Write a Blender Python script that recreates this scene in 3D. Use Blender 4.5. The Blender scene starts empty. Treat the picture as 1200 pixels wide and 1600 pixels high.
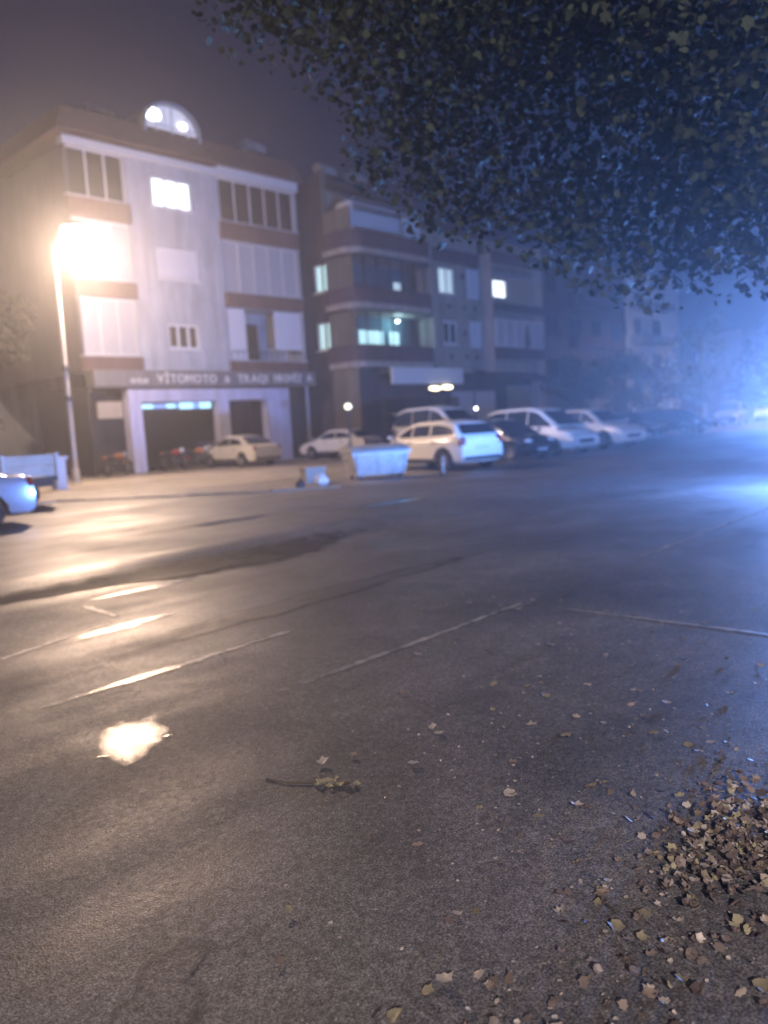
import bpy, bmesh, math, random
from mathutils import Vector, Matrix
random.seed(7)
SC = bpy.context.scene
COL = SC.collection
rad = math.radians

# ------------------------------------------------------------------ camera
# world frame: +X runs along the street, +Y towards the apartment blocks, forecourt level is z = 0
TH, PITCH, ROLL = rad(43.8), rad(6.15), rad(3.4)
cam_d = bpy.data.cameras.new('camera')
cam = bpy.data.objects.new('camera', cam_d); COL.objects.link(cam)
cam_d.sensor_fit = 'HORIZONTAL'; cam_d.sensor_width = 36.0; cam_d.lens = 37.5
fwd_h = Vector((math.cos(TH), math.sin(TH), 0)); right = Vector((math.sin(TH), -math.cos(TH), 0))
fwd = fwd_h * math.cos(PITCH) + Vector((0, 0, -math.sin(PITCH)))
up = right.cross(fwd)
r2 = right * math.cos(ROLL) - up * math.sin(ROLL)
u2 = right * math.sin(ROLL) + up * math.cos(ROLL)
M = Matrix((r2, u2, -fwd)).transposed().to_4x4()
M.translation = Vector((0, 0, 1.5))
cam.matrix_world = M
cam_d.clip_end = 800; cam_d.clip_start = 0.05
cam_d.dof.use_dof = True; cam_d.dof.focus_distance = 3.0; cam_d.dof.aperture_fstop = 1.9
SC.camera = cam

# ------------------------------------------------------------------ night sky
W = bpy.data.worlds.new('World'); SC.world = W; W.use_nodes = True
wn = W.node_tree.nodes; wl = W.node_tree.links
bg = wn['Background']
sky = wn.new('ShaderNodeTexSky'); sky.sky_type = 'NISHITA'; sky.sun_disc = False
sky.sun_elevation = rad(-5.0); sky.sun_rotation = rad(200)
sky.air_density = 1.0; sky.dust_density = 1.0; sky.ozone_density = 4.0
add = wn.new('ShaderNodeMix'); add.data_type = 'RGBA'; add.blend_type = 'ADD'; add.inputs[0].default_value = 1.0
wl.new(sky.outputs[0], add.inputs[6]); add.inputs[7].default_value = (0.05, 0.09, 0.36, 1)   # even glow of a town sky
wl.new(add.outputs[2], bg.inputs[0]); bg.inputs[1].default_value = 0.10

SC.view_settings.view_transform = 'Standard'; SC.view_settings.look = 'None'
SC.view_settings.exposure = 0.0; SC.view_settings.gamma = 1.0
SC.view_settings.use_curve_mapping = False
SC.render.engine = 'CYCLES'
SC.cycles.max_bounces = 5; SC.cycles.diffuse_bounces = 2; SC.cycles.glossy_bounces = 3
SC.cycles.transparent_max_bounces = 12; SC.cycles.volume_bounces = 1
SC.cycles.caustics_reflective = False; SC.cycles.caustics_refractive = False

LAMP_POS = Vector((14.14, 27.9, 9.05))
LAMP_POWER, LAMP_DOWN, LAMP_COL = 3700.0, 7000.0, (1.0, 0.68, 0.47)
BEAM_POWER, BEAM_COL = 10500.0, (0.16, 0.35, 1.0)
BACK_POWER, BACK_COL = 15000.0, (1.0, 0.84, 0.80)
HAZE_DENSITY, HAZE_G = 0.0034, 0.74

def point_light(name, loc, power, color, radius):
    d = bpy.data.lights.new(name, 'POINT'); d.energy = power; d.color = color; d.shadow_soft_size = radius
    o = bpy.data.objects.new(name, d); o.location = loc; COL.objects.link(o); return o

def lamp_light(pos, power, down, col, tilt):
    if power: point_light('street_lamp_light', pos + Vector((0, 0, -0.76)), power, col, 0.16)
    d = bpy.data.lights.new('street_lamp_beam', 'SPOT'); d.energy = down; d.color = col; d.shadow_soft_size = 0.16
    d.spot_size = rad(150); d.spot_blend = 0.7
    o = bpy.data.objects.new('street_lamp_beam', d); o.location = pos + Vector((0, 0, -0.78)); o.rotation_euler = tilt; COL.objects.link(o)
lamp_light(LAMP_POS, LAMP_POWER, LAMP_DOWN, LAMP_COL, (rad(-34), 0, rad(-20)))
BACK_LAMP = Vector((-8.5, -9.5, 9.05))       # the next lamp of the row, behind the photographer
lamp_light(BACK_LAMP, 0, BACK_POWER, BACK_COL, (rad(30), 0, rad(-45)))
FAR_LAMP = Vector((60.5, 14.0, 9.05))        # the next lamp along the street, out of the frame on the right
lamp_light(FAR_LAMP, 0, 17000.0, (1.0, 0.80, 0.74), (rad(25), 0, rad(-25)))

# ------------------------------------------------------------------ materials
MATS = {}
def mat(name, col, rough=0.6, metal=0.0, emit=None, estr=0.0, noise=0.0, nscale=6.0, coat=0.0, bump=0.0, bscale=40.0, spec=0.5):
    if name in MATS: return MATS[name]
    m = bpy.data.materials.new(name); m.use_nodes = True
    nt = m.node_tree; b = nt.nodes['Principled BSDF']
    b.inputs['Base Color'].default_value = (*col, 1); b.inputs['Roughness'].default_value = rough
    b.inputs['Metallic'].default_value = metal; b.inputs['Coat Weight'].default_value = coat
    b.inputs['Coat Roughness'].default_value = 0.06
    b.inputs['Specular IOR Level'].default_value = spec
    if emit:
        b.inputs['Emission Color'].default_value = (*emit, 1); b.inputs['Emission Strength'].default_value = estr
    tc = nt.nodes.new('ShaderNodeTexCoord')
    if noise > 0:
        n = nt.nodes.new('ShaderNodeTexNoise'); n.inputs['Scale'].default_value = nscale; n.inputs['Detail'].default_value = 6
        n.inputs['Roughness'].default_value = 0.65
        nt.links.new(tc.outputs['Object'], n.inputs['Vector'])
        r = nt.nodes.new('ShaderNodeMapRange'); r.inputs[1].default_value = 0.3; r.inputs[2].default_value = 0.7
        r.inputs[3].default_value = 1 - noise; r.inputs[4].default_value = 1 + noise * 0.6
        nt.links.new(n.outputs[0], r.inputs[0])
        mx = nt.nodes.new('ShaderNodeMix'); mx.data_type = 'RGBA'; mx.blend_type = 'MULTIPLY'
        mx.inputs[0].default_value = 1.0; mx.inputs[6].default_value = (*col, 1)
        nt.links.new(r.outputs[0], mx.inputs[7]); nt.links.new(mx.outputs[2], b.inputs['Base Color'])
    if bump > 0:
        n2 = nt.nodes.new('ShaderNodeTexNoise'); n2.inputs['Scale'].default_value = bscale; n2.inputs['Detail'].default_value = 4
        nt.links.new(tc.outputs['Object'], n2.inputs['Vector'])
        bp = nt.nodes.new('ShaderNodeBump'); bp.inputs['Strength'].default_value = bump; bp.inputs['Distance'].default_value = 0.02
        nt.links.new(n2.outputs[0], bp.inputs['Height']); nt.links.new(bp.outputs[0], b.inputs['Normal'])
    MATS[name] = m
    return m
def streak(m, amount=0.35):
    """rain streaks and grime running down a wall"""
    nt = m.node_tree; L = nt.links; b = nt.nodes['Principled BSDF']; src = b.inputs['Base Color'].links[0].from_socket
    tc = nt.nodes.new('ShaderNodeTexCoord'); mp = nt.nodes.new('ShaderNodeMapping'); mp.inputs['Scale'].default_value = (2.2, 2.2, .22); L.new(tc.outputs['Object'], mp.inputs[0])
    n = nt.nodes.new('ShaderNodeTexNoise'); n.inputs['Scale'].default_value = 1.0; n.inputs['Detail'].default_value = 7; n.inputs['Roughness'].default_value = .7; L.new(mp.outputs[0], n.inputs['Vector'])
    r = nt.nodes.new('ShaderNodeMapRange'); r.inputs[1].default_value = .35; r.inputs[2].default_value = .62; r.inputs[3].default_value = 1-amount; r.inputs[4].default_value = 1.05; L.new(n.outputs[0], r.inputs[0])
    mx = nt.nodes.new('ShaderNodeMix'); mx.data_type = 'RGBA'; mx.blend_type = 'MULTIPLY'; mx.inputs[0].default_value = 1
    L.new(src, mx.inputs[6]); L.new(r.outputs[0], mx.inputs[7]); L.new(mx.outputs[2], b.inputs['Base Color'])

def ground_mat(name, base, lo, hi, grit=1.0, wet_scale=0.35, spec=0.5):
    """wet asphalt: aggregate speckle, patchy wetness in the roughness, fine grit relief"""
    m = bpy.data.materials.new(name); m.use_nodes = True; nt = m.node_tree; L = nt.links
    b = nt.nodes['Principled BSDF']; tc = nt.nodes.new('ShaderNodeTexCoord')
    def noise(scale, det=5, rg=0.6, dist=0.0):
        n = nt.nodes.new('ShaderNodeTexNoise'); n.inputs['Scale'].default_value = scale; n.inputs['Detail'].default_value = det
        n.inputs['Roughness'].default_value = rg; n.inputs['Distortion'].default_value = dist
        L.new(tc.outputs['Object'], n.inputs['Vector']); return n.outputs[0]
    def rng(s, a, c, d, e):
        r = nt.nodes.new('ShaderNodeMapRange'); L.new(s, r.inputs[0])
        for i, x in zip((1, 2, 3, 4), (a, c, d, e)): r.inputs[i].default_value = x
        return r.outputs[0]
    def math_(op, a, c):
        n = nt.nodes.new('ShaderNodeMath'); n.operation = op
        for i, x in enumerate((a, c)):
            if isinstance(x, (int, float)): n.inputs[i].default_value = x
            else: L.new(x, n.inputs[i])
        return n.outputs[0]
    big = rng(noise(0.45, 5, 0.6, 0.4), 0.3, 0.7, 0.6, 1.35)
    mid = rng(noise(4.0, 6, 0.7), 0.3, 0.7, 0.75, 1.25)
    spk = math_('MULTIPLY', rng(noise(130.0, 2, 0.5), 0.38, 0.72, 0.45, 2.1), rng(noise(38.0, 3, 0.6), 0.36, 0.7, 0.7, 1.5))
    f = math_('MULTIPLY', math_('MULTIPLY', big, mid), spk)
    mx = nt.nodes.new('ShaderNodeMix'); mx.data_type = 'RGBA'; mx.blend_type = 'MULTIPLY'; mx.inputs[0].default_value = 1
    mx.inputs[6].default_value = (*base, 1); L.new(f, mx.inputs[7]); L.new(mx.outputs[2], b.inputs['Base Color'])
    mp = nt.nodes.new('ShaderNodeMapping'); mp.inputs['Scale'].default_value = (0.10, 1.5, 1); L.new(tc.outputs['Object'], mp.inputs[0])
    tk_ = nt.nodes.new('ShaderNodeTexNoise'); tk_.inputs['Scale'].default_value = 1.0; tk_.inputs['Detail'].default_value = 4; L.new(mp.outputs[0], tk_.inputs['Vector'])
    wet = math_('ADD', math_('MULTIPLY', noise(wet_scale, 6, 0.62, 0.6), .6), math_('MULTIPLY', tk_.outputs[0], .4))
    wr = rng(wet, 0.42, 0.62, hi, lo)
    L.new(math_('ADD', wr, rng(noise(30, 3), 0.3, 0.7, -0.05, 0.06)), b.inputs['Roughness'])
    b.inputs['Specular IOR Level'].default_value = spec
    v = nt.nodes.new('ShaderNodeTexVoronoi'); v.inputs['Scale'].default_value = 110
    L.new(tc.outputs['Object'], v.inputs['Vector'])
    h = math_('ADD', math_('MULTIPLY', v.outputs['Distance'], 0.5), math_('MULTIPLY', noise(60, 4, 0.7), 0.9))
    bp = nt.nodes.new('ShaderNodeBump'); bp.inputs['Strength'].default_value = 0.40 * grit; bp.inputs['Distance'].default_value = 0.006
    L.new(h, bp.inputs['Height']); L.new(bp.outputs[0], b.inputs['Normal'])
    return m

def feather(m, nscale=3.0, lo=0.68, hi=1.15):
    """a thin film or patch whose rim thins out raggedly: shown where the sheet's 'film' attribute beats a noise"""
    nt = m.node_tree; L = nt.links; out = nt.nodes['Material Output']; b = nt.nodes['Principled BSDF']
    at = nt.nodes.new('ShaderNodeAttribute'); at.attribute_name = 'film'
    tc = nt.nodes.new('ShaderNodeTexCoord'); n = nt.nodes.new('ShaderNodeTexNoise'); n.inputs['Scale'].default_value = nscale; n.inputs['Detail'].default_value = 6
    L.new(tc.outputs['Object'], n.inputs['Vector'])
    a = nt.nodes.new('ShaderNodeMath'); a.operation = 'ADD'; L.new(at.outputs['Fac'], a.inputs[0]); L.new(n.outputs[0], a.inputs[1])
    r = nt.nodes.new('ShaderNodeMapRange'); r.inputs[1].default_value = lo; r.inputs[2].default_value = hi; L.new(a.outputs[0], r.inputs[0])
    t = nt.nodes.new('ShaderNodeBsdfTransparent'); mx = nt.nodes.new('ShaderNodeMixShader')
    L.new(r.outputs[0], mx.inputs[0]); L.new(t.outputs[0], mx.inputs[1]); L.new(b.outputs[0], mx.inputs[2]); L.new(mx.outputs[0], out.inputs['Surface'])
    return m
def film(o, vals):
    a = o.data.attributes.new('film', 'FLOAT', 'POINT'); a.data.foreach_set('value', vals); return o

def glass_mat(name, tint=(0.03, 0.035, 0.04), alpha=0.25):
    m = bpy.data.materials.new(name); m.use_nodes = True; nt = m.node_tree
    out = nt.nodes['Material Output']; b = nt.nodes['Principled BSDF']
    b.inputs['Base Color'].default_value = (*tint, 1); b.inputs['Roughness'].default_value = 0.04
    b.inputs['Alpha'].default_value = alpha
    return m

def lit_mat(name, col, strength, stripe=6.0, vary=0.25):
    """a lit curtain behind a pane: emission with soft vertical folds"""
    m = bpy.data.materials.new(name); m.use_nodes = True; nt = m.node_tree; L = nt.links
    b = nt.nodes['Principled BSDF']; b.inputs['Base Color'].default_value = (0.6, 0.6, 0.6, 1)
    tc = nt.nodes.new('ShaderNodeTexCoord'); w = nt.nodes.new('ShaderNodeTexNoise')
    mp = nt.nodes.new('ShaderNodeMapping'); mp.inputs['Scale'].default_value = (stripe, stripe, 0.25)
    L.new(tc.outputs['Object'], mp.inputs[0]); L.new(mp.outputs[0], w.inputs['Vector']); w.inputs['Scale'].default_value = 1.0
    r = nt.nodes.new('ShaderNodeMapRange'); r.inputs[1].default_value = 0.3; r.inputs[2].default_value = 0.7
    r.inputs[3].default_value = strength * (1 - vary); r.inputs[4].default_value = strength * (1 + vary)
    L.new(w.outputs[0], r.inputs[0]); L.new(r.outputs[0], b.inputs['Emission Strength'])
    b.inputs['Emission Color'].default_value = (*col, 1)
    return m

ASPHALT = ground_mat('wet_asphalt', (0.095, 0.092, 0.094), 0.42, 0.66, 0.75)
GUTTER_SHADE = ground_mat('gutter_with_kerb_shade', (0.03, 0.03, 0.032), 0.62, 0.8, 1.0, spec=0.25)  # gutter asphalt, darkened further for the kerb's shadow
DARKER_ASPHALT = ground_mat('darker_asphalt', (0.065, 0.062, 0.064), 0.40, 0.6, 1.2)
feather(GUTTER_SHADE, 3.2); feather(DARKER_ASPHALT, 2.2)
FORECOURT = ground_mat('worn_concrete', (0.17, 0.155, 0.14), 0.35, 0.62, 0.6, 0.5)
PUDDLE = mat('puddle_water', (0.03, 0.03, 0.032), 0.23, bump=0.2, bscale=50); feather(PUDDLE, 6.0, 0.6, 1.35)
LINE = mat('worn_line_paint', (0.30, 0.29, 0.275), 0.42, noise=0.75, nscale=7, bump=0.3, bscale=120); feather(LINE, 9.0)
KERB = mat('kerb_concrete', (0.24, 0.225, 0.20), 0.6, noise=0.3, nscale=5, bump=0.4)
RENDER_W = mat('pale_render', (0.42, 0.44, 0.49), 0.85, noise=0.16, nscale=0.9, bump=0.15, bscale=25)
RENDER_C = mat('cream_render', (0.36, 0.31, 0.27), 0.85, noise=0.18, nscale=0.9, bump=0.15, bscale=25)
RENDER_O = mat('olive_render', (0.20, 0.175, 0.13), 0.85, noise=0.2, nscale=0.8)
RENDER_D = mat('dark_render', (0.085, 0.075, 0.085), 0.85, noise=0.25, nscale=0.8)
BROWN = mat('brown_parapet', (0.13, 0.07, 0.065), 0.8, noise=0.2, nscale=1.5)
PLUM = mat('plum_parapet', (0.09, 0.058, 0.07), 0.8, noise=0.2, nscale=1.5)
ROOFM = mat('roof_tile_brown', (0.15, 0.085, 0.075), 0.75, noise=0.3, nscale=4, bump=0.4, bscale=12)
WHITE = mat('white_pvc', (0.62, 0.62, 0.64), 0.45, noise=0.06)
BLIND = mat('white_blind', (0.64, 0.64, 0.69), 0.7, noise=0.08)
GREYF = mat('grey_fascia', (0.17, 0.165, 0.17), 0.6, noise=0.12)
BLUEW = mat('bluish_white_paint', (0.50, 0.50, 0.66), 0.6, noise=0.1)
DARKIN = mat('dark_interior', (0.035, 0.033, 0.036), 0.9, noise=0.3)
TEALIN = mat('teal_interior', (0.10, 0.17, 0.20), 0.8, noise=0.2)
BEIGE = mat('beige_panel', (0.38, 0.32, 0.24), 0.7, noise=0.15)
PANE = glass_mat('dark_window_pane', (0.02, 0.025, 0.03), 0.55)
PANEC = glass_mat('clear_window_pane', (0.05, 0.06, 0.07), 0.12)
LITW = lit_mat('lit_curtain_white', (0.86, 0.95, 1.0), 2.6)
LITC = lit_mat('lit_curtain_cyan', (0.55, 0.93, 1.0), 1.05, 7, 0.3)
LITB = lit_mat('lit_curtain_pale', (0.62, 0.85, 1.0), 0.75, 5, 0.45)
LITD = lit_mat('dormer_glow', (0.72, 0.74, 0.95), 0.38, 3, 0.3)
BULB = mat('white_bulb', (0.8, 0.8, 0.8), 0.4, emit=(1, 0.98, 0.95), estr=7)
WARMB = mat('warm_tube', (0.8, 0.8, 0.8), 0.4, emit=(1, 0.83, 0.48), estr=6)
GLOBE = mat('globe_glow', (0.8, 0.8, 0.8), 0.4, emit=(0.95, 1, 0.72), estr=2.5)
LEDA = mat('led_cyan', (0.4, 0.5, 0.6), 0.4, emit=(0.42, 0.85, 1.0), estr=1.5)
LEDB = mat('led_blue', (0.3, 0.35, 0.5), 0.4, emit=(0.28, 0.45, 1.0), estr=0.9)
REDL = mat('red_lamp', (0.5, 0.02, 0.05), 0.3, emit=(1, 0.05, 0.16), estr=1.1)
LAMPG = mat('lamp_diffuser', (0.8, 0.8, 0.8), 0.4, emit=(1, 0.88, 0.74), estr=80)
GALV = mat('galvanised_steel', (0.40, 0.39, 0.38), 0.5, 0.1, noise=0.3, nscale=5, bump=0.1)
POSTM = mat('pole_steel', (0.36, 0.34, 0.32), 0.5, 0.3, noise=0.2, nscale=4)
DMETAL = mat('dark_metal', (0.05, 0.05, 0.055), 0.45, 0.5, noise=0.2)
RUBBER = mat('tyre_rubber', (0.02, 0.02, 0.02), 0.75)
RIM = mat('alloy_rim', (0.30, 0.30, 0.32), 0.35, 0.8)
CARGLASS = mat('car_glass', (0.012, 0.014, 0.018), 0.05)
LENS = mat('headlamp_lens', (0.55, 0.56, 0.58), 0.08, coat=1.0)
TAIL = mat('tail_lamp_red', (0.22, 0.02, 0.02), 0.15, coat=1.0)
TRIM = mat('black_trim', (0.025, 0.025, 0.027), 0.5)
PLATE = mat('plate_white', (0.6, 0.6, 0.6), 0.4)
CHROME = mat('chrome', (0.6, 0.6, 0.62), 0.15, 1.0)
P_WHITE = mat('car_paint_white', (0.80, 0.78, 0.75), 0.3, coat=0.8, noise=0.05)
P_WARM = mat('car_paint_cream', (0.60, 0.57, 0.52), 0.35, coat=0.6, noise=0.08)
P_SILVER = mat('car_paint_silver', (0.36, 0.38, 0.46), 0.3, 0.4, coat=0.8, noise=0.05)
P_BLACK = mat('car_paint_black', (0.015, 0.016, 0.02), 0.25, coat=1.0)
P_BLUE = mat('car_paint_dark_blue', (0.02, 0.026, 0.05), 0.25, coat=1.0)
P_GREY = mat('car_paint_grey', (0.10, 0.10, 0.11), 0.3, coat=0.8)
RED = mat('red_plastic', (0.30, 0.035, 0.03), 0.35, coat=0.5)
ORANGE = mat('orange_plastic', (0.36, 0.12, 0.04), 0.35, coat=0.5)
BINBLUE = mat('dark_blue_plastic', (0.02, 0.03, 0.09), 0.5)
BARK = mat('bark', (0.075, 0.06, 0.045), 0.9, noise=0.35, nscale=8, bump=0.8, bscale=14)
WOODW = mat('white_board', (0.48, 0.45, 0.42), 0.6, noise=0.25, nscale=3)
FABRIC = mat('pale_awning', (0.40, 0.39, 0.43), 0.9, noise=0.12)
PINKW = mat('pinkish_render', (0.36, 0.27, 0.27), 0.9, noise=0.15)

for m_ in (RENDER_W, RENDER_C, RENDER_O, RENDER_D, BROWN, PLUM, GREYF, BLUEW, GALV): streak(m_, .30)

def leaf_mat(name, c, rough=0.6, vary=0.5):
    m = bpy.data.materials.new(name); m.use_nodes = True; nt = m.node_tree; L = nt.links
    b = nt.nodes['Principled BSDF']; g = nt.nodes.new('ShaderNodeNewGeometry')
    hsv = nt.nodes.new('ShaderNodeHueSaturation'); hsv.inputs['Color'].default_value = (*c, 1)
    r = nt.nodes.new('ShaderNodeMapRange'); r.inputs[3].default_value = 1 - vary; r.inputs[4].default_value = 1 + vary
    L.new(g.outputs['Random Per Island'], r.inputs[0]); L.new(r.outputs[0], hsv.inputs['Value'])
    r2_ = nt.nodes.new('ShaderNodeMapRange'); r2_.inputs[3].default_value = 0.47; r2_.inputs[4].default_value = 0.52
    L.new(g.outputs['Random Per Island'], r2_.inputs[0]); L.new(r2_.outputs[0], hsv.inputs['Hue'])
    L.new(hsv.outputs[0], b.inputs['Base Color']); b.inputs['Roughness'].default_value = rough; b.inputs['Specular IOR Level'].default_value = 0.2
    try: b.inputs['Transmission Weight'].default_value = 0.0
    except Exception: pass
    return m
LEAFG = leaf_mat('green_leaf', (0.036, 0.048, 0.030), 0.85, 0.35)
LEAFD = leaf_mat('dark_foliage', (0.045, 0.055, 0.03), 0.6)
LEAFB = leaf_mat('olive_foliage', (0.042, 0.04, 0.022), 0.6)
DEAD = [leaf_mat('dead_leaf_tan', (0.20, 0.16, 0.135), 0.45), leaf_mat('dead_leaf_yellow', (0.21, 0.185, 0.125), 0.45),
        leaf_mat('dead_leaf_brown', (0.125, 0.10, 0.09), 0.45), leaf_mat('dead_leaf_pale', (0.32, 0.285, 0.26), 0.4)]

# ------------------------------------------------------------------ mesh helpers
class MB:
    def __init__(s): s.v = []; s.f = []
    def add(s, vs, fs):
        n = len(s.v); s.v += [tuple(x) for x in vs]; s.f += [tuple(i + n for i in f) for f in fs]; return s
    def box(s, x0, x1, y0, y1, z0, z1):
        return s.add([(x0,y0,z0),(x1,y0,z0),(x1,y1,z0),(x0,y1,z0),(x0,y0,z1),(x1,y0,z1),(x1,y1,z1),(x0,y1,z1)],
                     [(0,3,2,1),(4,5,6,7),(0,1,5,4),(1,2,6,5),(2,3,7,6),(3,0,4,7)])
    def quad(s, a, b, c, d): return s.add([a, b, c, d], [(0,1,2,3)])
    def prism(s, pts, z0, z1):
        n = len(pts); vs = [(x,y,z0) for x,y in pts] + [(x,y,z1) for x,y in pts]
        fs = [tuple(range(n-1,-1,-1)), tuple(range(n,2*n))] + [(i,(i+1)%n,n+(i+1)%n,n+i) for i in range(n)]
        return s.add(vs, fs)
    def tube(s, pts, rads, n=10, cap=True):
        pts = [Vector(p) for p in pts]; rings = []
        for i, p in enumerate(pts):
            d = (pts[min(i+1,len(pts)-1)] - pts[max(i-1,0)]).normalized()
            a = d.orthogonal().normalized() if i == 0 else (rings_a - d * rings_a.dot(d)).normalized()
            rings_a = a; b = d.cross(a)
            rings.append([p + (a*math.cos(t) + b*math.sin(t))*rads[i] for t in [2*math.pi*k/n for k in range(n)]])
        vs = [v for r in rings for v in r]; fs = []
        for i in range(len(rings)-1):
            for k in range(n): fs.append((i*n+k, i*n+(k+1)%n, (i+1)*n+(k+1)%n, (i+1)*n+k))
        if cap: fs += [tuple(range(n-1,-1,-1)), tuple(range((len(rings)-1)*n, len(rings)*n))]
        return s.add(vs, fs)
    def lathe(s, prof, n=16, axis='z', c=(0,0,0)):
        vs = []; fs = []
        for r, h in prof:
            for k in range(n):
                t = 2*math.pi*k/n; a, b = r*math.cos(t), r*math.sin(t)
                p = (a,b,h) if axis == 'z' else ((a,h,b) if axis == 'y' else (h,a,b))
                vs.append((p[0]+c[0], p[1]+c[1], p[2]+c[2]))
        for i in range(len(prof)-1):
            for k in range(n): fs.append((i*n+k, i*n+(k+1)%n, (i+1)*n+(k+1)%n, (i+1)*n+k))
        return s.add(vs, fs)
    def ball(s, c, sx, sy, sz, n=12, m=8):
        prof = [(max(1e-4, math.sin(math.pi*i/m)), -math.cos(math.pi*i/m)) for i in range(m+1)]
        k = len(s.v); s.lathe(prof, n)
        s.v[k:] = [(c[0]+x*sx, c[1]+y*sy, c[2]+z*sz) for x,y,z in s.v[k:]]
        return s
    def mesh(s, name, m=None, smooth=False, sharp=35):
        me = bpy.data.meshes.new(name); me.from_pydata(s.v, [], s.f); me.validate()
        bm = bmesh.new(); bm.from_mesh(me); bmesh.ops.recalc_face_normals(bm, faces=bm.faces); bm.to_mesh(me); bm.free()
        if m: me.materials.append(m)
        if smooth:
            me.polygons.foreach_set('use_smooth', [True]*len(me.polygons)); me.set_sharp_from_angle(angle=rad(sharp))
        return me
    def build(s, name, m, parent=None, smooth=False, sharp=35, loc=None):
        o = bpy.data.objects.new(name, s.mesh(name, m, smooth, sharp)); COL.objects.link(o)
        if parent: o.parent = parent
        if loc: o.location = loc
        return o

def tag(o, label, cat, group=None, kind=None):
    if label: o['label'] = label
    if cat: o['category'] = cat
    if group: o['group'] = group
    if kind: o['kind'] = kind
    return o
def thing(name, label, cat, loc=(0,0,0), rz=0.0, group=None):
    o = bpy.data.objects.new(name, None); o.location = loc; o.rotation_euler = (0,0,rz); o.empty_display_size = 0.2
    COL.objects.link(o); return tag(o, label, cat, group)
def kids(o): return [c for c in bpy.data.objects if c.parent == o]
def copy_tree(root, loc, rz, label, group=None):
    def rec(o, par):
        c = o.copy(); COL.objects.link(c); c.parent = par
        for k in kids(o): rec(k, c)
        return c
    r = rec(root, None); r.location = loc; r.rotation_euler = (0,0,rz); r['label'] = label
    if group: r['group'] = group
    return r
def structure(o): o['kind'] = 'structure'; return o

# ------------------------------------------------------------------ ground
ROAD_Z = -0.14
def step_h(x, y):
    """forecourt level 0, road 0.14 lower; the step is sharp on the left and melts into a ramp further along the street"""
    yk = 9.05 + 0.02*math.sin(x*1.7)
    w = 0.75 + max(0, min(1, (x-5.5)/6))**1.5 * 2.0
    t = (y - yk)/w + 0.5; t = max(0, min(1, t)); t = t*t*(3-2*t)
    return ROAD_Z*(1-t)
xs = [-40,-30,-20,-14] + [-10 + 0.5*i for i in range(80)] + [30 + 2*i for i in range(15)] + [60,70,80,100,120,140,160]
ys = [-40,-20,-10,-5,-2,0,2,4,6,7,8,8.6] + [8.62+0.09*i for i in range(11)] + [9.7,9.9,10.2,10.5,11,12,14,17,20,25,30,36,45,60,80,95]
g = MB(); nx = len(xs)
for y in ys:
    for x in xs: g.v.append((x, y, step_h(x, y) + 0))
for j in range(len(ys)-1):
    for i in range(nx-1): g.f.append((j*nx+i, j*nx+i+1, (j+1)*nx+i+1, (j+1)*nx+i))
structure(g.build('ground', ASPHALT, smooth=True, sharp=50))

def blob(cx, cy, rx, ry, ang, z, n=40, rough=0.25, seed=0):
    rr = random.Random(seed); ph = [rr.uniform(0,6.28) for _ in range(6)]
    pts = []
    for k in range(n):
        t = 2*math.pi*k/n
        r = 1 + rough*(math.sin(2*t+ph[0])*.5 + math.sin(3*t+ph[1])*.5 + math.sin(5*t+ph[2])*.35 + math.sin(9*t+ph[3])*.22 + math.sin(14*t+ph[4])*.14)
        x, y = rx*r*math.cos(t), ry*r*math.sin(t)
        pts.append((cx + x*math.cos(ang) - y*math.sin(ang), cy + x*math.sin(ang) + y*math.cos(ang)))
    m = MB(); mid = [(cx+(x-cx)*.6, cy+(y-cy)*.6) for x,y in pts]
    m.add([(cx,cy,z)] + [(x,y,z) for x,y in mid] + [(x,y,z) for x,y in pts], [(0,1+k,1+(k+1)%n) for k in range(n)] + [(1+k,1+n+k,1+n+(k+1)%n,1+(k+1)%n) for k in range(n)])
    m.film = [1.0] + [.62]*n + [0.0]*n
    return m
def sheet(m, name, mt): return film(structure(m.build(name, mt)), m.film)
# dark ragged band along the step: gutter asphalt with kerb shadow painted in
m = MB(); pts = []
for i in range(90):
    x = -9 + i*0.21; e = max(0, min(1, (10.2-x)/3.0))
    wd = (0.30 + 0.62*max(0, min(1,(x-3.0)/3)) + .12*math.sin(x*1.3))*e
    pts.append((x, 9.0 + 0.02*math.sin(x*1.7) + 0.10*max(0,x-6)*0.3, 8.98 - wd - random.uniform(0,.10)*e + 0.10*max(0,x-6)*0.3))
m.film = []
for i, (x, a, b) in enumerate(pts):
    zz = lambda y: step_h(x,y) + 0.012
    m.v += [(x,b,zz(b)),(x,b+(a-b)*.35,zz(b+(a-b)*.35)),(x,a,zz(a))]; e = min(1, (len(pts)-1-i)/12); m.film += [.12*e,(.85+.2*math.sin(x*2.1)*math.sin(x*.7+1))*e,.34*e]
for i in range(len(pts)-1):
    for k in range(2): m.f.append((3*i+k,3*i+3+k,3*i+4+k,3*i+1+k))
sheet(m, 'gutter_shade_strip', GUTTER_SHADE)

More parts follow.
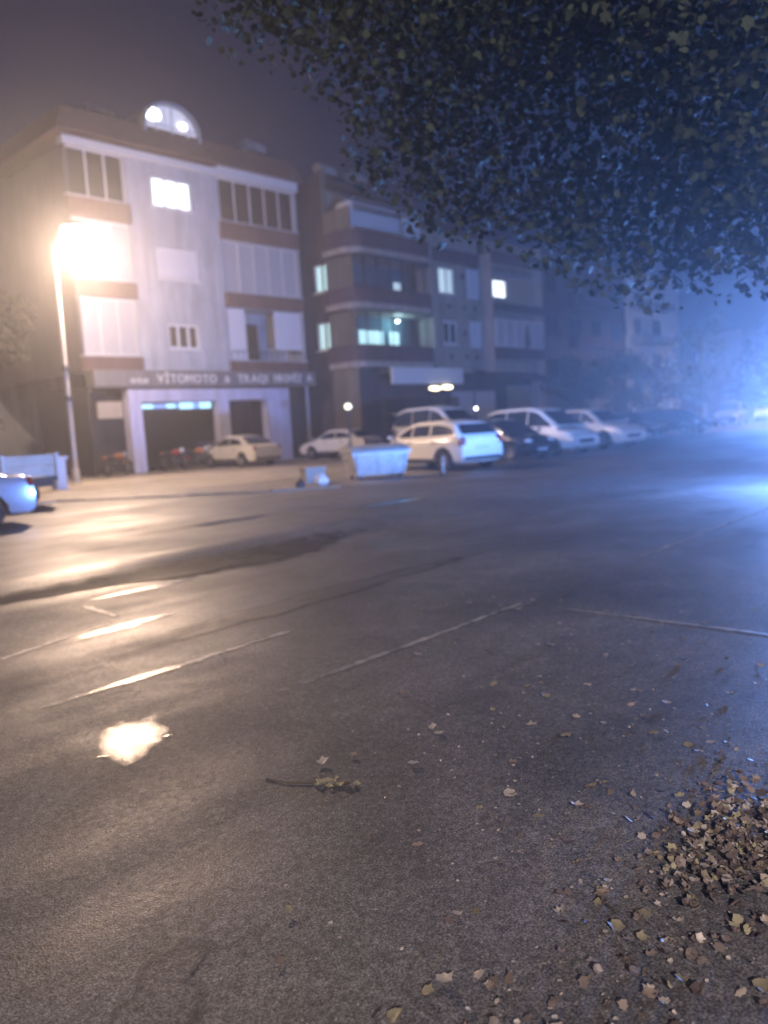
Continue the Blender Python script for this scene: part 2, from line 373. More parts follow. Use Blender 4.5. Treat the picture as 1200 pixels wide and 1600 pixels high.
# forecourt of lighter concrete in front of the garage, low kerb round it
fz = 0.012
fp = [(-25,21.0),(9.3,20.9),(12.6,16.0),(14.0,14.9),(16.8,14.2),(30.0,14.0),(52,14.4),(52,44),(-25,44)]
structure(MB().add([(x,y,fz) for x,y in fp], [tuple(range(len(fp)))]).build('forecourt', FORECOURT))
kerb = bpy.data.objects.new('kerb', None); COL.objects.link(kerb); structure(kerb)
def kerb_run(p, q, n):
    p, q = Vector(p), Vector(q); d = (q-p)/n; ang = math.atan2(d.y, d.x); ln = d.length
    for i in range(n):
        c = p + d*(i+.5)
        o = MB().box(-ln/2+.012, ln/2-.012, -.07, .07, -0.02, .045+random.uniform(-.01,.01)).build('kerb_stone', KERB, kerb)
        o.location = (c.x, c.y, 0); o.rotation_euler = (random.uniform(-.02,.02),0,ang+random.uniform(-.015,.015))
kerb_run((-3,20.9,0),(9.3,20.9,0),15); kerb_run((9.3,20.9,0),(12.6,16.0,0),8); kerb_run((12.6,16.0,0),(14.0,14.9,0),2)

def strip(name, p, q, w, z, label=None):
    p, q = Vector(p), Vector(q); d = (q-p); n = max(2,int(d.length/0.15)); nn = Vector((-d.y,d.x)).normalized(); m = MB()
    for i in range(n+1):
        c = p + d*(i/n); a = w/2*random.uniform(.8,1.1)
        m.v += [(c.x+nn.x*a*1.5, c.y+nn.y*a*1.5, z), (c.x, c.y, z), (c.x-nn.x*a*1.5, c.y-nn.y*a*1.5, z)]
    for i in range(n):
        for k in range(2): m.f.append((3*i+k,3*i+1+k,3*i+4+k,3*i+3+k))
    m.film = [x_ for i in range(n+1) for x_ in (.05,.75*min(1,3*i/n+.15),.05)]
    return sheet(m, name, LINE)
Zl = ROAD_Z + 0.004
strip('parking_line', (2.9,3.93), (5.84,3.98), .09, Zl); strip('parking_line', (5.84,4.02), (5.88,1.2), .09, Zl)
strip('parking_line', (1.75,4.98), (4.1,5.08), .10, Zl); strip('parking_line', (3.57,6.85), (2.3,6.45), .1, Zl)
strip('parking_line', (3.57,6.88), (3.62,7.75), .1, Zl); strip('parking_line', (14.5,4.3), (8.4,4.1), .1, Zl)
def puddle(cx, cy, rx, ry, ang, seed, z=ROAD_Z+0.005, rough=.3):
    return sheet(blob(cx,cy,rx,ry,ang,z,44,rough,seed), 'puddle', PUDDLE)
puddle(2.07,4.02,.36,.20,1.15,17,rough=.16)
for q in range(4):
    a_ = random.uniform(0,6.28); d_ = random.uniform(.16,.34); puddle(2.05+d_*math.cos(a_)*.8, 3.98+d_*math.sin(a_)*1.2, random.uniform(.012,.045), random.uniform(.008,.02), random.uniform(0,3), 100+q, rough=.4)
puddle(3.35,6.55,.55,.14,.1,4); puddle(2.72,5.02,.5,.06,.05,5); puddle(4.5,8.0,.9,.12,.02,6)
puddle(11.6,10.6,1.2,.38,.1,8, z=0.008); puddle(8.2,11.6,1.0,.3,.1,9, z=0.008)
sheet(blob(1.06,2.05,.30,.16,.5,ROAD_Z+.0032,40,.35,31), 'darker_patch', DARKER_ASPHALT)  # darker ragged patches on the near road
sheet(blob(5.2,5.9,2.4,.32,.02,ROAD_Z+.0032,50,.3,32), 'darker_patch', DARKER_ASPHALT)

# ------------------------------------------------------------------ facade helpers (local x along the front, y=0 front plane, +y into the building)
def panel(mb, x0, x1, z0, z1, y, ops, depth=0.18):
    X = sorted({x0,x1,*[o[0] for o in ops],*[o[1] for o in ops]}); Z = sorted({z0,z1,*[o[2] for o in ops],*[o[3] for o in ops]})
    for a,b in zip(X,X[1:]):
        for c,d in zip(Z,Z[1:]):
            cx,cz = (a+b)/2,(c+d)/2
            if any(o[0]<cx<o[1] and o[2]<cz<o[3] for o in ops): continue
            mb.quad((a,y,c),(b,y,c),(b,y,d),(a,y,d))
    for a,b,c,d in ops:
        mb.quad((a,y,c),(b,y,c),(b,y+depth,c),(a,y+depth,c)); mb.quad((a,y,d),(b,y,d),(b,y+depth,d),(a,y+depth,d))
        mb.quad((a,y,c),(a,y+depth,c),(a,y+depth,d),(a,y,d)); mb.quad((b,y,c),(b,y+depth,c),(b,y+depth,d),(b,y,d))
def window(par, x0, x1, z0, z1, y, n=2, lit=None, fm=None, pane=None, back=None, sill=True, fw=0.07, label=None):
    """frame in an opening, one pane per bay, sill; a lit window has a pleated curtain behind its panes"""
    fm = fm or WHITE; f = MB(); d0, d1 = y+.06, y+.13
    f.box(x0,x1,d0,d1,z0,z0+fw); f.box(x0,x1,d0,d1,z1-fw,z1); f.box(x0,x0+fw,d0,d1,z0+fw,z1-fw); f.box(x1-fw,x1,d0,d1,z0+fw,z1-fw)
    bw = (x1-x0)/n
    for i in range(1,n): f.box(x0+bw*i-fw*.6, x0+bw*i+fw*.6, d0, d1, z0+fw, z1-fw)
    w = f.build('window', fm, par)
    if label: w['label'] = label
    for i in range(n):
        a = x0+bw*i+(fw if i == 0 else fw*.6); b = x0+bw*(i+1)-(fw if i == n-1 else fw*.6)
        MB().box(a,b,y+.09,y+.10,z0+fw,z1-fw).build('pane', pane or (PANEC if lit else PANE), w)
    c = MB(); N = 26
    for i in range(N+1):
        xx = x0 + (x1-x0)*i/N; yy = y+.24 + .025*math.sin(i*1.9)
        c.v += [(xx,yy,z0),(xx,yy,z1)]
    for i in range(N): c.f.append((2*i,2*i+2,2*i+3,2*i+1))
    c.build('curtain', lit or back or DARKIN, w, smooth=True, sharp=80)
    if sill: MB().box(x0-.08,x1+.08,y-.09,y+.06,z0-.07,z0-.004).build('sill', fm, w)
    return w
def railing(par, x0, x1, y, z0, z1, m=None):
    r = MB(); r.box(x0,x1,y-.02,y+.02,z1-.04,z1)
    k = int((x1-x0)/.35)
    for i in range(k+1): xx = x0+(x1-x0)*i/k; r.box(xx-.012,xx+.012,y-.012,y+.012,z0,z1-.04)
    return r.build('railing', m or DMETAL, par)

def letters(par, text, x, z, y, size, m, depth=.03, space=1.0, width=None, name='letter'):
    """raised letters, each a part of its sign"""
    def glyph(ch):
        cu = bpy.data.curves.new('glyph', 'FONT'); cu.body = ch; cu.size = size; cu.extrude = depth; cu.offset = size*.018
        o = bpy.data.objects.new('glyph', cu); COL.objects.link(o)
        dg = bpy.context.evaluated_depsgraph_get(); me = bpy.data.meshes.new_from_object(o.evaluated_get(dg))
        bpy.data.objects.remove(o); bpy.data.curves.remove(cu); return me
    adv = x; cache = {}; res = []
    for ch in text:
        if ch == ' ': adv += size*.36*space; continue
        me = cache.get(ch)
        if me is None:
            me = glyph(ch); me.materials.clear(); me.materials.append(m); me.name = name; cache[ch] = me
        xs_ = [v.co.x for v in me.vertices]; lo, hi = min(xs_), max(xs_)
        o = bpy.data.objects.new(name, me); COL.objects.link(o); o.parent = par
        o.location = (adv-lo, y, z); o.rotation_euler = (math.pi/2,0,0); res.append(o)
        adv += (hi-lo) + size*.13*space
    if width:
        k = width/(adv-x)
        for o in res: o.location.x = x + (o.location.x-x)*k; o.scale.x = k
    return adv

# ------------------------------------------------------------------ building with the garage (front plane y=34)
B1 = thing('apartment_building', 'pale apartment block with brown parapets above a garage with a lettered grey fascia', 'building', (17.0,34.0,0))
def B(x): return x-17.0
wall = MB()
panel(wall, B(19.85),B(24.75),4.68,14.3,0,[(B(21.1),B(23.25),12.35,13.7),(B(21.05),B(23.3),9.05,10.5),(B(21.35),B(23.06),5.75,6.95)],.26)
# return walls of the balcony bays, end walls, back and loggia back walls
D = 1.35
wall.box(B(19.72),B(19.85),0.02,D,4.68,14.3); wall.box(B(24.75),B(24.88),0.02,D,4.68,14.3)
wall.box(B(29.72),B(29.9),-.05,11,0,14.3)
panel(wall, B(24.88),B(29.72),4.68,14.3,D,[(B(26.1),B(27.8),5.2,7.35),(B(25.6),B(27.3),12.0,13.9)],.2)
panel(wall, B(17.05),B(19.72),4.68,14.3,D,[(B(17.9),B(19.2),11.9,13.9),(B(17.9),B(19.2),5.2,7.3)],.2)
wall.box(B(17.05),B(29.72),10.8,11,0,14.3)
wall.build('wall', RENDER_W, B1)
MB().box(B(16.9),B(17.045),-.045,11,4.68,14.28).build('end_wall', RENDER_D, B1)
window(B1,B(21.1),B(23.25),12.35,13.7,0,3,lit=LITW,label='brightly lit window')
w = window(B1,B(21.05),B(23.3),9.05,10.5,0,2,back=BLIND,pane=PANEC,label='window with lowered white roller shutter')
for k in range(9): MB().box(B(21.12),B(23.23),.035,.055,9.15+k*.142,9.15+k*.142+.13).build('slat', BLIND, w)
window(B1,B(21.35),B(23.06),5.75,6.95,0,3,fw=.12,label='dark window of three narrow panes')
def parapet(x0,x1,z0,z1,m=BROWN,y0=-.16,y1=.0):
    p = MB().box(B(x0),B(x1),y0,y1,z0,z1).build('parapet', m, B1)
    MB().box(B(x0)-.03,B(x1)+.03,y0-.04,y1+.03,z1+.002,z1+.06).build('coping', RENDER_W, p); return p
for x0,x1,zz in ((24.78,29.9,((4.72,5.22),(7.95,8.65),(11.3,12.15))),(16.88,19.83,((4.72,5.30),(7.95,8.65),(11.3,12.15)))):
    for z0,z1 in zz: parapet(x0,x1,z0,z1)
for z in (4.70,7.95,11.3):
    for x0,x1 in ((24.9,29.7),(17.06,19.7)): MB().box(B(x0),B(x1),.02,D-.01,z-.02,z+.16).build('balcony_floor', RENDER_W, B1)
# second floor: balconies closed with white blinds and panels
def glazed(x0,x1,z0,z1,n,m,pane,label=None,y=.04,par=None,fm=None,off=B):
    f = MB(); f.box(off(x0),off(x1),y,y+.07,z0,z0+.07); f.box(off(x0),off(x1),y,y+.07,z1-.07,z1)
    bw = (x1-x0)/n
    for i in range(n+1):
        xx = off(x0)+bw*i; f.box(max(off(x0),xx-.035),min(off(x1),xx+.035),y,y+.07,z0+.07,z1-.07)
    g_ = f.build('balcony_glazing', fm or WHITE, par or B1)
    if label: g_['label'] = label
    for i in range(n):
        MB().box(off(x0)+bw*i+.04,off(x0)+bw*(i+1)-.04,y+.03,y+.04,z0+.07,z1-.07).build('pane', pane, g_)
        if m: MB().box(off(x0)+bw*i+.03,off(x0)+bw*(i+1)-.03,y+.09,y+.12,z0+.05,z1-.03-.0*i).build('blind', m, g_)
    return g_
glazed(24.9,29.7,8.72,11.26,5,BLIND,PANEC,'closed balcony with white blinds')
glazed(17.06,19.7,8.72,11.26,3,BLIND,PANEC); glazed(17.06,19.7,5.37,7.9,3,BLIND,PANEC)
# first floor right: white back wall, dark balcony door, railing
dr = MB().box(B(26.12),B(27.78),D+.03,D+.1,5.2,7.35).build('balcony_door', DARKIN, B1)
MB().box(B(26.2),B(26.92),D-.005,D+.025,5.3,7.27).build('pane', PANE, dr); MB().box(B(26.99),B(27.7),D-.005,D+.025,5.3,7.27).build('pane', PANE, dr)
MB().box(B(24.9),B(26.0),.06,.1,5.3,7.9).build('side_screen', BLIND, B1); MB().box(B(27.9),B(29.7),.06,.1,5.9,7.9).build('side_screen', BLIND, B1)
railing(B1,B(24.9),B(29.7),-.08,5.28,5.75)
glazed(24.9,29.7,12.22,14.3,5,DARKIN,PANE,'top loggia shut with dark panels for shade'); glazed(17.06,19.7,12.22,14.28,3,DARKIN,PANE,'top loggia shut with dark panels for shade')  # dark panes and blinds added to keep the open loggias in shade
window(B1,B(25.6),B(27.3),12.0,13.9,D-.02,2,sill=False); window(B1,B(17.9),B(19.2),11.9,13.9,D-.02,2,sill=False)
MB().box(B(24.78),B(29.95),-.22,D,14.33,14.8).build('cornice', WHITE, B1); MB().box(B(16.85),B(24.76),-.22,.3,14.31,14.62).build('cornice', WHITE, B1)
# mansard roof and dormer
rf = MB(); ex0,ex1 = B(16.6),B(30.3)
A = [(ex0,-.42,14.82),(ex1,-.42,14.82),(ex1,11.4,14.82),(ex0,11.4,14.82)]
T = [(ex0+.5,.15,16.0),(ex1-.5,.15,16.0),(ex1-.5,10.8,16.0),(ex0+.5,10.8,16.0)]
R = [(ex0+4,5.5,17.2),(ex1-4,5.5,17.2)]
rf.add(A+T+R, [(0,1,5,4),(1,2,6,5),(2,3,7,6),(3,0,4,7),(3,2,1,0),(4,5,9,8),(5,6,9),(6,7,8,9),(7,4,8)])
roof = rf.build('roof', ROOFM, B1)
dz0,dx,dw,dh = 15.62,B(22.55),1.42,1.52
arc = [(dx+dw*math.cos(t), dz0+.45+(dh-.45)*math.sin(t)) for t in [math.pi*k/20 for k in range(21)]]
do = MB(); ring = [(dx+dw,dz0)] + arc + [(dx-dw,dz0)]
out = [(dx+(x-dx)*1.1, dz0+(z-dz0)*1.09) for x,z in ring]
n = len(ring)
for y_, ps in ((.0,ring),(.0,out),(4,out)): do.v += [(x,y_,z) for x,z in ps]
for i in range(n-1): do.f += [(i,i+1,n+i+1,n+i),(n+i,n+i+1,2*n+i+1,2*n+i)]
dorm = do.build('dormer', RENDER_W, B1)
gl = MB().add([(x,.16,z) for x,z in ring],[tuple(range(n))]); gl.build('lit_pane', LITD, dorm)['label'] = 'glowing arched dormer pane'
bars = MB()
for q in (-.5,0,.5):
    bars.box(dx+q*dw*1.2-.03,dx+q*dw*1.2+.03,.06,.12,dz0+.02,dz0+.45+(dh-.45)*math.sqrt(max(.05,1-(q*1.2)**2))-.02)
bars.box(dx-dw+.02,dx+dw-.02,.062,.118,dz0+.5,dz0+.56); bars.build('glazing_bar', WHITE, dorm)
MB().ball((dx-.95,.13,dz0+.98),.42,.04,.30).build('lamp_globe', BULB, dorm, True); MB().ball((dx+.62,.05,dz0+.72),.2,.1,.15).build('lamp_globe', BULB, dorm, True)
# ground floor: fascia sign, portal frame, dark garage
canopy = MB().box(B(17.0),B(29.85),-.75,.02,3.92,4.66).build('fascia', GREYF, B1)
letters(canopy,'V\u0130TOMOTO',B(20.05),4.08,-.79,.56,WHITE,width=3.35)
letters(canopy,'&',B(23.83),4.10,-.79,.46,WHITE); letters(canopy,'TRAQI',B(24.62),4.09,-.79,.56,WHITE,width=1.95)
letters(canopy,'HROM\u0130Z',B(26.95),4.1,-.79,.56,WHITE,width=1.95); letters(canopy,'A',B(29.2),4.15,-.79,.5,WHITE)
letters(canopy,'oto',B(18.7),4.08,-.79,.42,WHITE,width=.95)
pf = MB(); pf.box(B(18.6),B(19.25),-.62,-.1,0,3.22); pf.box(B(23.45),B(24.08),-.62,-.1,0,3.22); pf.box(B(26.5),B(28.0),-.62,-.1,0,3.22); pf.box(B(18.6),B(28.0),-.62,-.1,3.221,3.80)
pf.build('portal_frame', BLUEW, B1)
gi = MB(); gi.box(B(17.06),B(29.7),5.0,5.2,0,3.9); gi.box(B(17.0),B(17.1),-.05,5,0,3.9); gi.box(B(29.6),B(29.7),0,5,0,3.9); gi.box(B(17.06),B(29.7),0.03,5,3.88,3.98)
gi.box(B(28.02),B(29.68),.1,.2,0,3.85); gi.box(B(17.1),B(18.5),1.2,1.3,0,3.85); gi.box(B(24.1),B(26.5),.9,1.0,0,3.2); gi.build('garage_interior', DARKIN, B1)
bd = MB().box(B(17.35),B(18.55),-.1,-.02,2.55,3.3).build('panel', BEIGE, B1)
for i in range(3): MB().box(B(24.2)+i*.76,B(24.2)+i*.76+.7,.84,.86,.25,3.05).build('pane', PANE, B1)
ls = thing('lit_sign', 'glowing blue white sign hanging inside the garage opening', 'sign', (19.35,33.75,2.86))
MB().box(-.03,3.93,.03,.16,-.03,.36).build('backing', DMETAL, ls)
for x0,x1,mm in ((0,.7,LEDA),(.74,1.36,LEDB),(1.40,1.86,LEDA),(1.90,2.06,LEDB),(2.10,2.86,LEDA),(2.9,3.2,LEDB),(3.24,3.9,LEDA)):
    MB().box(x0,x1,0,.028,.02+.05*(x0<2),.27+.04*(x0>2)).build('lit_panel', mm, ls)
# solar tanks on the roofs
def solar_tank(loc, label, rz=0):
    t = thing('solar_tank', label, 'water tank', loc, rz, 'solar water tanks on the roofs')
    MB().lathe([(.001,-.75),(.27,-.72),(.3,-.6),(.3,.6),(.27,.72),(.001,.75)],14,'x',(0,0,.95)).build('tank', GALV, t, True)
    for a in (-.5,.5):
        for b_ in (-.3,.3): MB().tube([(a,b_,0),(a,b_*.08,.7)],[.025,.025],6).build('stand_leg', DMETAL, t)
    MB().add([(-.8,-.15,.75),(.8,-.15,.75),(.8,-1.2,.06),(-.8,-1.2,.06),(-.8,-.12,.70),(.8,-.12,.70),(.8,-1.15,.01),(-.8,-1.15,.01)],[(0,1,2,3),(7,6,5,4),(0,3,7,4),(1,5,6,2),(0,4,5,1),(3,2,6,7)]).build('collector', DARKIN, t)
    return t
solar_tank((24.9,36.3,16.05),'solar water tank right of the lit arched dormer',.2)
solar_tank((20.2,36.6,16.05),'faint solar water tank left of the lit arched dormer',.1)
solar_tank((28.6,35.6,15.95),'solar water tank at the right end of the brown roof',.15)

# ------------------------------------------------------------------ second block (balcony fronts y=31, wall y=32.2)
B2 = thing('apartment_building', 'cream apartment block with curved glazed balconies and lit side windows', 'building', (31.0,31.0,0))
def C(x): return x-31.0
side = MB()   # side wall facing the first block: olive strip in front, dark wall with the two windows behind
side.quad((0,0,0),(0,2.05,0),(0,2.05,13.2),(0,0,13.2)); side.quad((0,2.05,0),(.35,2.05,0),(.35,2.05,15.6),(0,2.05,15.6))
side.build('side_wall', RENDER_O, B2)
sw = MB()
def panel_side(mb,x,y0,y1,z0,z1,ops,dep=.2):
    t = MB(); panel(t,y0,y1,z0,z1,0,ops,dep)
    mb.add([(x+y,xx,z) for xx,y,z in t.v], t.f)
ops = [(2.2,3.45,9.15,10.65),(2.2,3.5,5.95,7.45)]
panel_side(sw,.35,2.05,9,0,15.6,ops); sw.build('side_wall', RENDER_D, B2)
for y0,y1,z0,z1 in ops:
    w = window(B2,y0,y1,z0,z1,0,2,lit=LITC,label='lit side window with pale blue curtain')
    w.rotation_euler = (0,0,math.pi/2); w.scale = (1,-1,1); w.location = (.35,0,0)
mw = MB()
ops = [(C(39.7),C(41.3),9.5,11.1),(C(39.9),C(41.35),6.35,7.85)]
panel(mw,C(37.85),C(43.75),4.6,13.2,1.2,ops,.26)
mw.box(C(37.72),C(37.85),.1,1.3,4.6,12.2); mw.box(C(43.75),C(43.88),.1,1.3,4.6,12.2); mw.box(C(49.55),C(49.75),.05,9,0,13.2)
mw.quad((C(31.36),2.2,4.6),(C(37.8),2.2,4.6),(C(37.8),2.2,14.6),(C(31.36),2.2,14.6)); mw.box(C(31.36),C(49.6),8.9,9.1,0,13.2)
panel(mw,C(43.88),C(49.55),4.6,13.2,.8,[(C(44.85),C(46.5),9.55,10.75)],.2); mw.build('wall', RENDER_C, B2)
window(B2,C(39.7),C(41.3),9.5,11.1,1.2,2,lit=LITB,label='lit window with pale blue curtains')
window(B2,C(39.9),C(41.35),6.35,7.85,1.2,2,fw=.15,label='dark window with wide white frame')
window(B2,C(44.85),C(46.5),9.55,10.75,.8,1,lit=LITW,sill=False,label='bright window at the back of a balcony')
MB().box(C(42.5),C(43.7),1.05,1.19,9.35,11.2).build('shutter', BLIND, B2); MB().box(C(42.6),C(43.7),1.05,1.19,6.2,7.9).build('shutter', BLIND, B2)
for xx,zz in ((40.6,8.75),(42.2,8.75),(43.3,8.75),(42.1,10.7),(40.6,5.6),(42.2,5.6),(43.3,5.6),(42.1,7.1)):
    MB().box(C(xx)-.14,C(xx)+.14,1.14,1.197,zz-.14,zz+.14).build('wall_ornament', PLUM, B2)
def rounded(x0,x1,y0,y1,r,k=6):
    pts = [(x0,y1)]
    for i in range(k+1): t = math.pi + math.pi/2*i/k; pts.append((x0+r+r*math.cos(t), y0+r+r*math.sin(t)))
    for i in range(k+1): t = 1.5*math.pi + math.pi/2*i/k; pts.append((x1-r+r*math.cos(t), y0+r+r*math.sin(t)))
    return pts + [(x1,y1)]
rp = rounded(C(30.75),C(37.7),-.25,2.0,.9)
rp2 = [(max(x,C(30.9)) if x < 2 else x-.12, y+.12 if y < 1.9 else y) for x,y in rp]
def band(z0,z1,m,name='parapet',shape=rp):
    return MB().prism(shape,z0,z1).build(name,m,B2)
def shell(z0,z1,m,name,shape=rp,th=.12):
    n = len(shape); cx = sum(p[0] for p in shape)/n; cy = 1.4
    inn = [(x+(th if x<cx else -th), y+(th if y < .6 else 0)) for x,y in shape]; mb = MB()
    for ps,z in ((shape,z0),(shape,z1),(inn,z1),(inn,z0)): mb.v += [(x,y,z) for x,y in ps]
    for a in range(4):
        b = (a+1)%4
        for i in range(n-1): mb.f.append((a*n+i,a*n+i+1,b*n+i+1,b*n+i))
    return mb.build(name,m,B2)
for z0,z1 in ((5.05,5.95),(8.2,9.0),(11.1,12.0)):
    band(z0-.32,z0-.004,RENDER_C,'balcony_slab'); p = shell(z0,z1,PLUM,'parapet')
    q = MB(); 
# curved glazing of the two closed balconies
for z0,z1,bk in ((5.96,7.85,TEALIN),(9.01,10.77,TEALIN)):
    fr = shell(z1-.1,z1,DMETAL,'balcony_glazing'); fr['label'] = 'curved dark balcony glazing'
    pts = [p for p in rp]
    for i in range(len(pts)-1):
        a, b = Vector(pts[i]), Vector(pts[i+1]); L_ = (b-a).length; nseg = max(1,round(L_/.95))
        if L_ < .05: continue
        for k in range(nseg):
            p, q = a+(b-a)*k/nseg, a+(b-a)*(k+1)/nseg; e = (q-p)*.03
            MB().add([(p.x+e.x,p.y+e.y+.05,z0),(q.x-e.x,q.y-e.y+.05,z0),(q.x-e.x,q.y-e.y+.05,z1-.1),(p.x+e.x,p.y+e.y+.05,z1-.1)],[(0,1,2,3)]).build('pane', PANEC, fr)
            if L_ > .5: MB().box(p.x-.02,p.x+.02,p.y+.02,p.y+.08,z0,z1-.1).build('glazing_bar', DMETAL, fr)
    MB().box(C(31.4),C(37.6),2.1,2.19,z0-.3,z1).build('balcony_back_wall', bk, B2)
for x0,x1,z0,z1 in ((33.3,35.3,6.25,7.05),(35.9,36.7,6.25,7.05),(39.9-1.7,39.0,9.3,10.1)):
    if x0 < 38: MB().box(C(x0),C(x1),2.06,2.098,z0,z1).build('lit_window', LITC, B2)['label'] = 'lit room window behind the balcony glazing'
MB().box(C(36.5),C(37.1),2.06,2.098,9.3,10.0).build('lit_window', LITB, B2)
MB().ball((C(35.9),1.4,7.6),.12,.12,.06).build('ceiling_lamp', BULB, B2, True)
point_light('balcony_ceiling_light', Vector((35.9,32.3,7.45)), 70.0, (.45,.9,1.0), .1)
# right balconies
for z0,z1 in ((5.42,6.2),(8.5,9.05),(11.55,12.3)):
    MB().box(C(43.8),C(49.75),-.02,.12,z0,z1).build('parapet', PLUM, B2)
    MB().box(C(43.85),C(49.7),.12,.79,z0-.12,z0+.05).build('balcony_slab', RENDER_C, B2)
MB().box(C(37.9),C(43.7),1.0,1.2,11.4,12.2).build('parapet', PLUM, B2)
MB().box(C(46.65),C(49.5),.74,.795,9.1,11.3).build('balcony_back_wall', BEIGE, B2)
aw = MB(); aw.add([(C(43.9),-.3,10.75),(C(48.2),-.3,10.75),(C(48.2),.79,11.35),(C(43.9),.79,11.35),(C(43.9),-.3,10.65),(C(48.2),-.3,10.65)],[(0,1,2,3),(0,4,5,1)]); aw.build('awning', FABRIC, B2)
glazed(43.9,49.5,6.22,8.0,5,BLIND,PANEC,'closed balcony with white panels',y=.0,par=B2,off=C)
# top terrace: set-back white walls, sloping canopy
tw = MB(); tw.box(C(31.4),C(37.6),1.3,1.42,12.0,13.5); tw.box(C(31.4),C(31.55),.2,1.3,12.0,13.6); tw.box(C(36.2),C(37.6),.75,.87,12.0,13.5); tw.build('terrace_wall', WHITE, B2)
MB().add([(C(31.1),-.1,13.45),(C(35.5),-.3,13.3),(C(38.0),.2,13.45),(C(38.0),2.3,14.6),(C(31.1),2.3,14.6),(C(31.1),-.1,13.35),(C(35.5),-.3,13.2),(C(38.0),.2,13.35)],[(0,1,2,3,4),(0,5,6,1),(1,6,7,2)]).build('awning', FABRIC, B2)
for k in range(3): MB().box(C(38.6)+k*2.2,C(40.2)+k*2.2,2.0,2.1,12.1,13.5).build('terrace_panel', FABRIC, B2)
rf = MB(); rf.add([(C(31),1.9,14.6),(C(50.1),1.9,13.2),(C(50.1),9.5,13.2),(C(31),9.5,14.6),(C(35),5.5,16.4),(C(46),5.5,15.6)],[(0,1,5,4),(1,2,5),(2,3,4,5),(3,0,4)]); rf.build('roof', ROOFM, B2)
solar_tank((32.3,34.0,15.0),'solar water tank nearest the gap between the two blocks',.1)
solar_tank((34.9,34.2,15.1),'solar water tank half hidden by the overhanging leaves',.1)
# ground floor of the second block
gw = MB(); gw.box(C(31.02),C(33.2),.6,.8,0,4.7); gw.box(C(39.9),C(49.6),1.21,1.35,0,4.6); gw.box(C(33.2),C(39.9),2.5,2.7,0,4.7)
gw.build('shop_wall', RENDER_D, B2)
MB().box(C(33.2),C(39.6),.0,.1,.05,3.0).build('shop_window', PANE, B2)
sg = MB().box(C(33.25),C(39.6),-.45,-.25,3.78,4.72).build('sign_board', WHITE, B2); sg['label'] = 'blank white shop sign board'
for k in range(2): MB().ball((C(36.7)+k*1.15,-.55,3.5+.06*k),.55,.08,.12).build('strip_lamp', WARMB, B2, True)
for x0,x1 in ((40.4,42.6),(42.9,45.0),(45.3,46.4)): MB().box(C(x0),C(x1),1.1,1.2,.1,3.4).build('shop_window', FABRIC if x0 < 44 else PANE, B2)
MB().box(C(46.6),C(49.4),1.1,1.2,1.0,3.75).build('shop_panel', BEIGE, B2)['label'] = 'beige shop panel'
cn = MB(); cn.add([(C(42.5),-.6,4.1),(C(49.7),-.6,4.1),(C(49.7),1.1,4.75),(C(42.5),1.1,4.75),(C(42.5),-.6,3.95),(C(49.7),-.6,3.95)],[(0,1,2,3),(0,4,5,1)]); cn.build('canopy', PLUM, B2)
pl = thing('potted_conifer', 'dark pointed potted conifer on the lower right balcony of the cream block', 'plant', (47.4,30.95,6.2))
MB().lathe([(.12,0),(.17,.25),(.001,.25)],10).build('pot', BROWN, pl)
mb = MB()
for k in range(160):
    h = random.uniform(.2,1.45); r = .26*(1.5-h)/1.3*random.uniform(.3,1); t = random.uniform(0,6.28); c = Vector((r*math.cos(t),r*math.sin(t),h)); s = .07
    a = Vector((random.gauss(0,1),random.gauss(0,1),random.gauss(0,1))).normalized()*s; b = a.orthogonal().normalized()*s
    mb.quad(c-a-b,c+a-b,c+a+b,c-a+b)
mb.build('foliage', LEAFD, pl)

# ------------------------------------------------------------------ blocks further along the street
B3 = thing('apartment_building', 'unlit dark apartment block beyond the cream block', 'building', (51.0,32.3,0))
mb = MB(); ops = [(1.2+3.3*i,2.8+3.3*i,1.2+3.1*j,2.7+3.1*j) for i in range(4) for j in range(1,4)]
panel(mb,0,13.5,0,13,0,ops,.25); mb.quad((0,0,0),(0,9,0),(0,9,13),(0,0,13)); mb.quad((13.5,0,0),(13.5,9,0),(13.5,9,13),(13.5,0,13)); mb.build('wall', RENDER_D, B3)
for a,b,c,d in ops: window(B3,a,b,c,d,0,2,fm=DMETAL,sill=False)
MB().add([(-.3,-.4,13),(13.8,-.4,13),(13.8,9.4,13),(-.3,9.4,13),(4,4.5,15),(9.5,4.5,15)],[(0,1,5,4),(1,2,5),(2,3,4,5),(3,0,4),(3,2,1,0)]).build('roof', ROOFM, B3)
for j in range(1,4): MB().box(4.2,9.3,-.9,-.001,.35+3.1*j,1.25+3.1*j).build('parapet', PLUM, B3)
B4 = thing('apartment_building', 'distant pale apartment block half hidden by trees', 'building', (67.5,35.0,0))
mb = MB(); ops = [(.9,2.9,8.4,9.8),(4.2,5.8,8.4,10.2),(8,10,8.4,10.2),(4.2,5.8,11.2,12.6),(8,10,5.2,6.9),(.9,2.5,2.2,4.2),(4.2,5.8,2.2,4.2),(8,10,2.2,4.2)]
panel(mb,0,14,0,14.3,0,ops,.3); mb.quad((0,0,0),(0,8,0),(0,8,14.3),(0,0,14.3)); mb.quad((0,0,14.3),(14,0,14.3),(14,8,14.3),(0,8,14.3)); mb.quad((14,0,0),(14,8,0),(14,8,14.3),(14,0,14.3)); mb.build('wall', mat('bright_render', (.78,.76,.74), .85, noise=.1), B4)
for a,b,c,d in ops: window(B4,a,b,c,d,0,2,sill=False)
for z in (4.6,7.7,10.8): MB().box(3.4,11,-1.0,-.001,z,z+.8).build('parapet', RENDER_W, B4)
B5 = thing('low_building', 'distant pinkish building at the far right end of the street', 'building', (88,31,0))
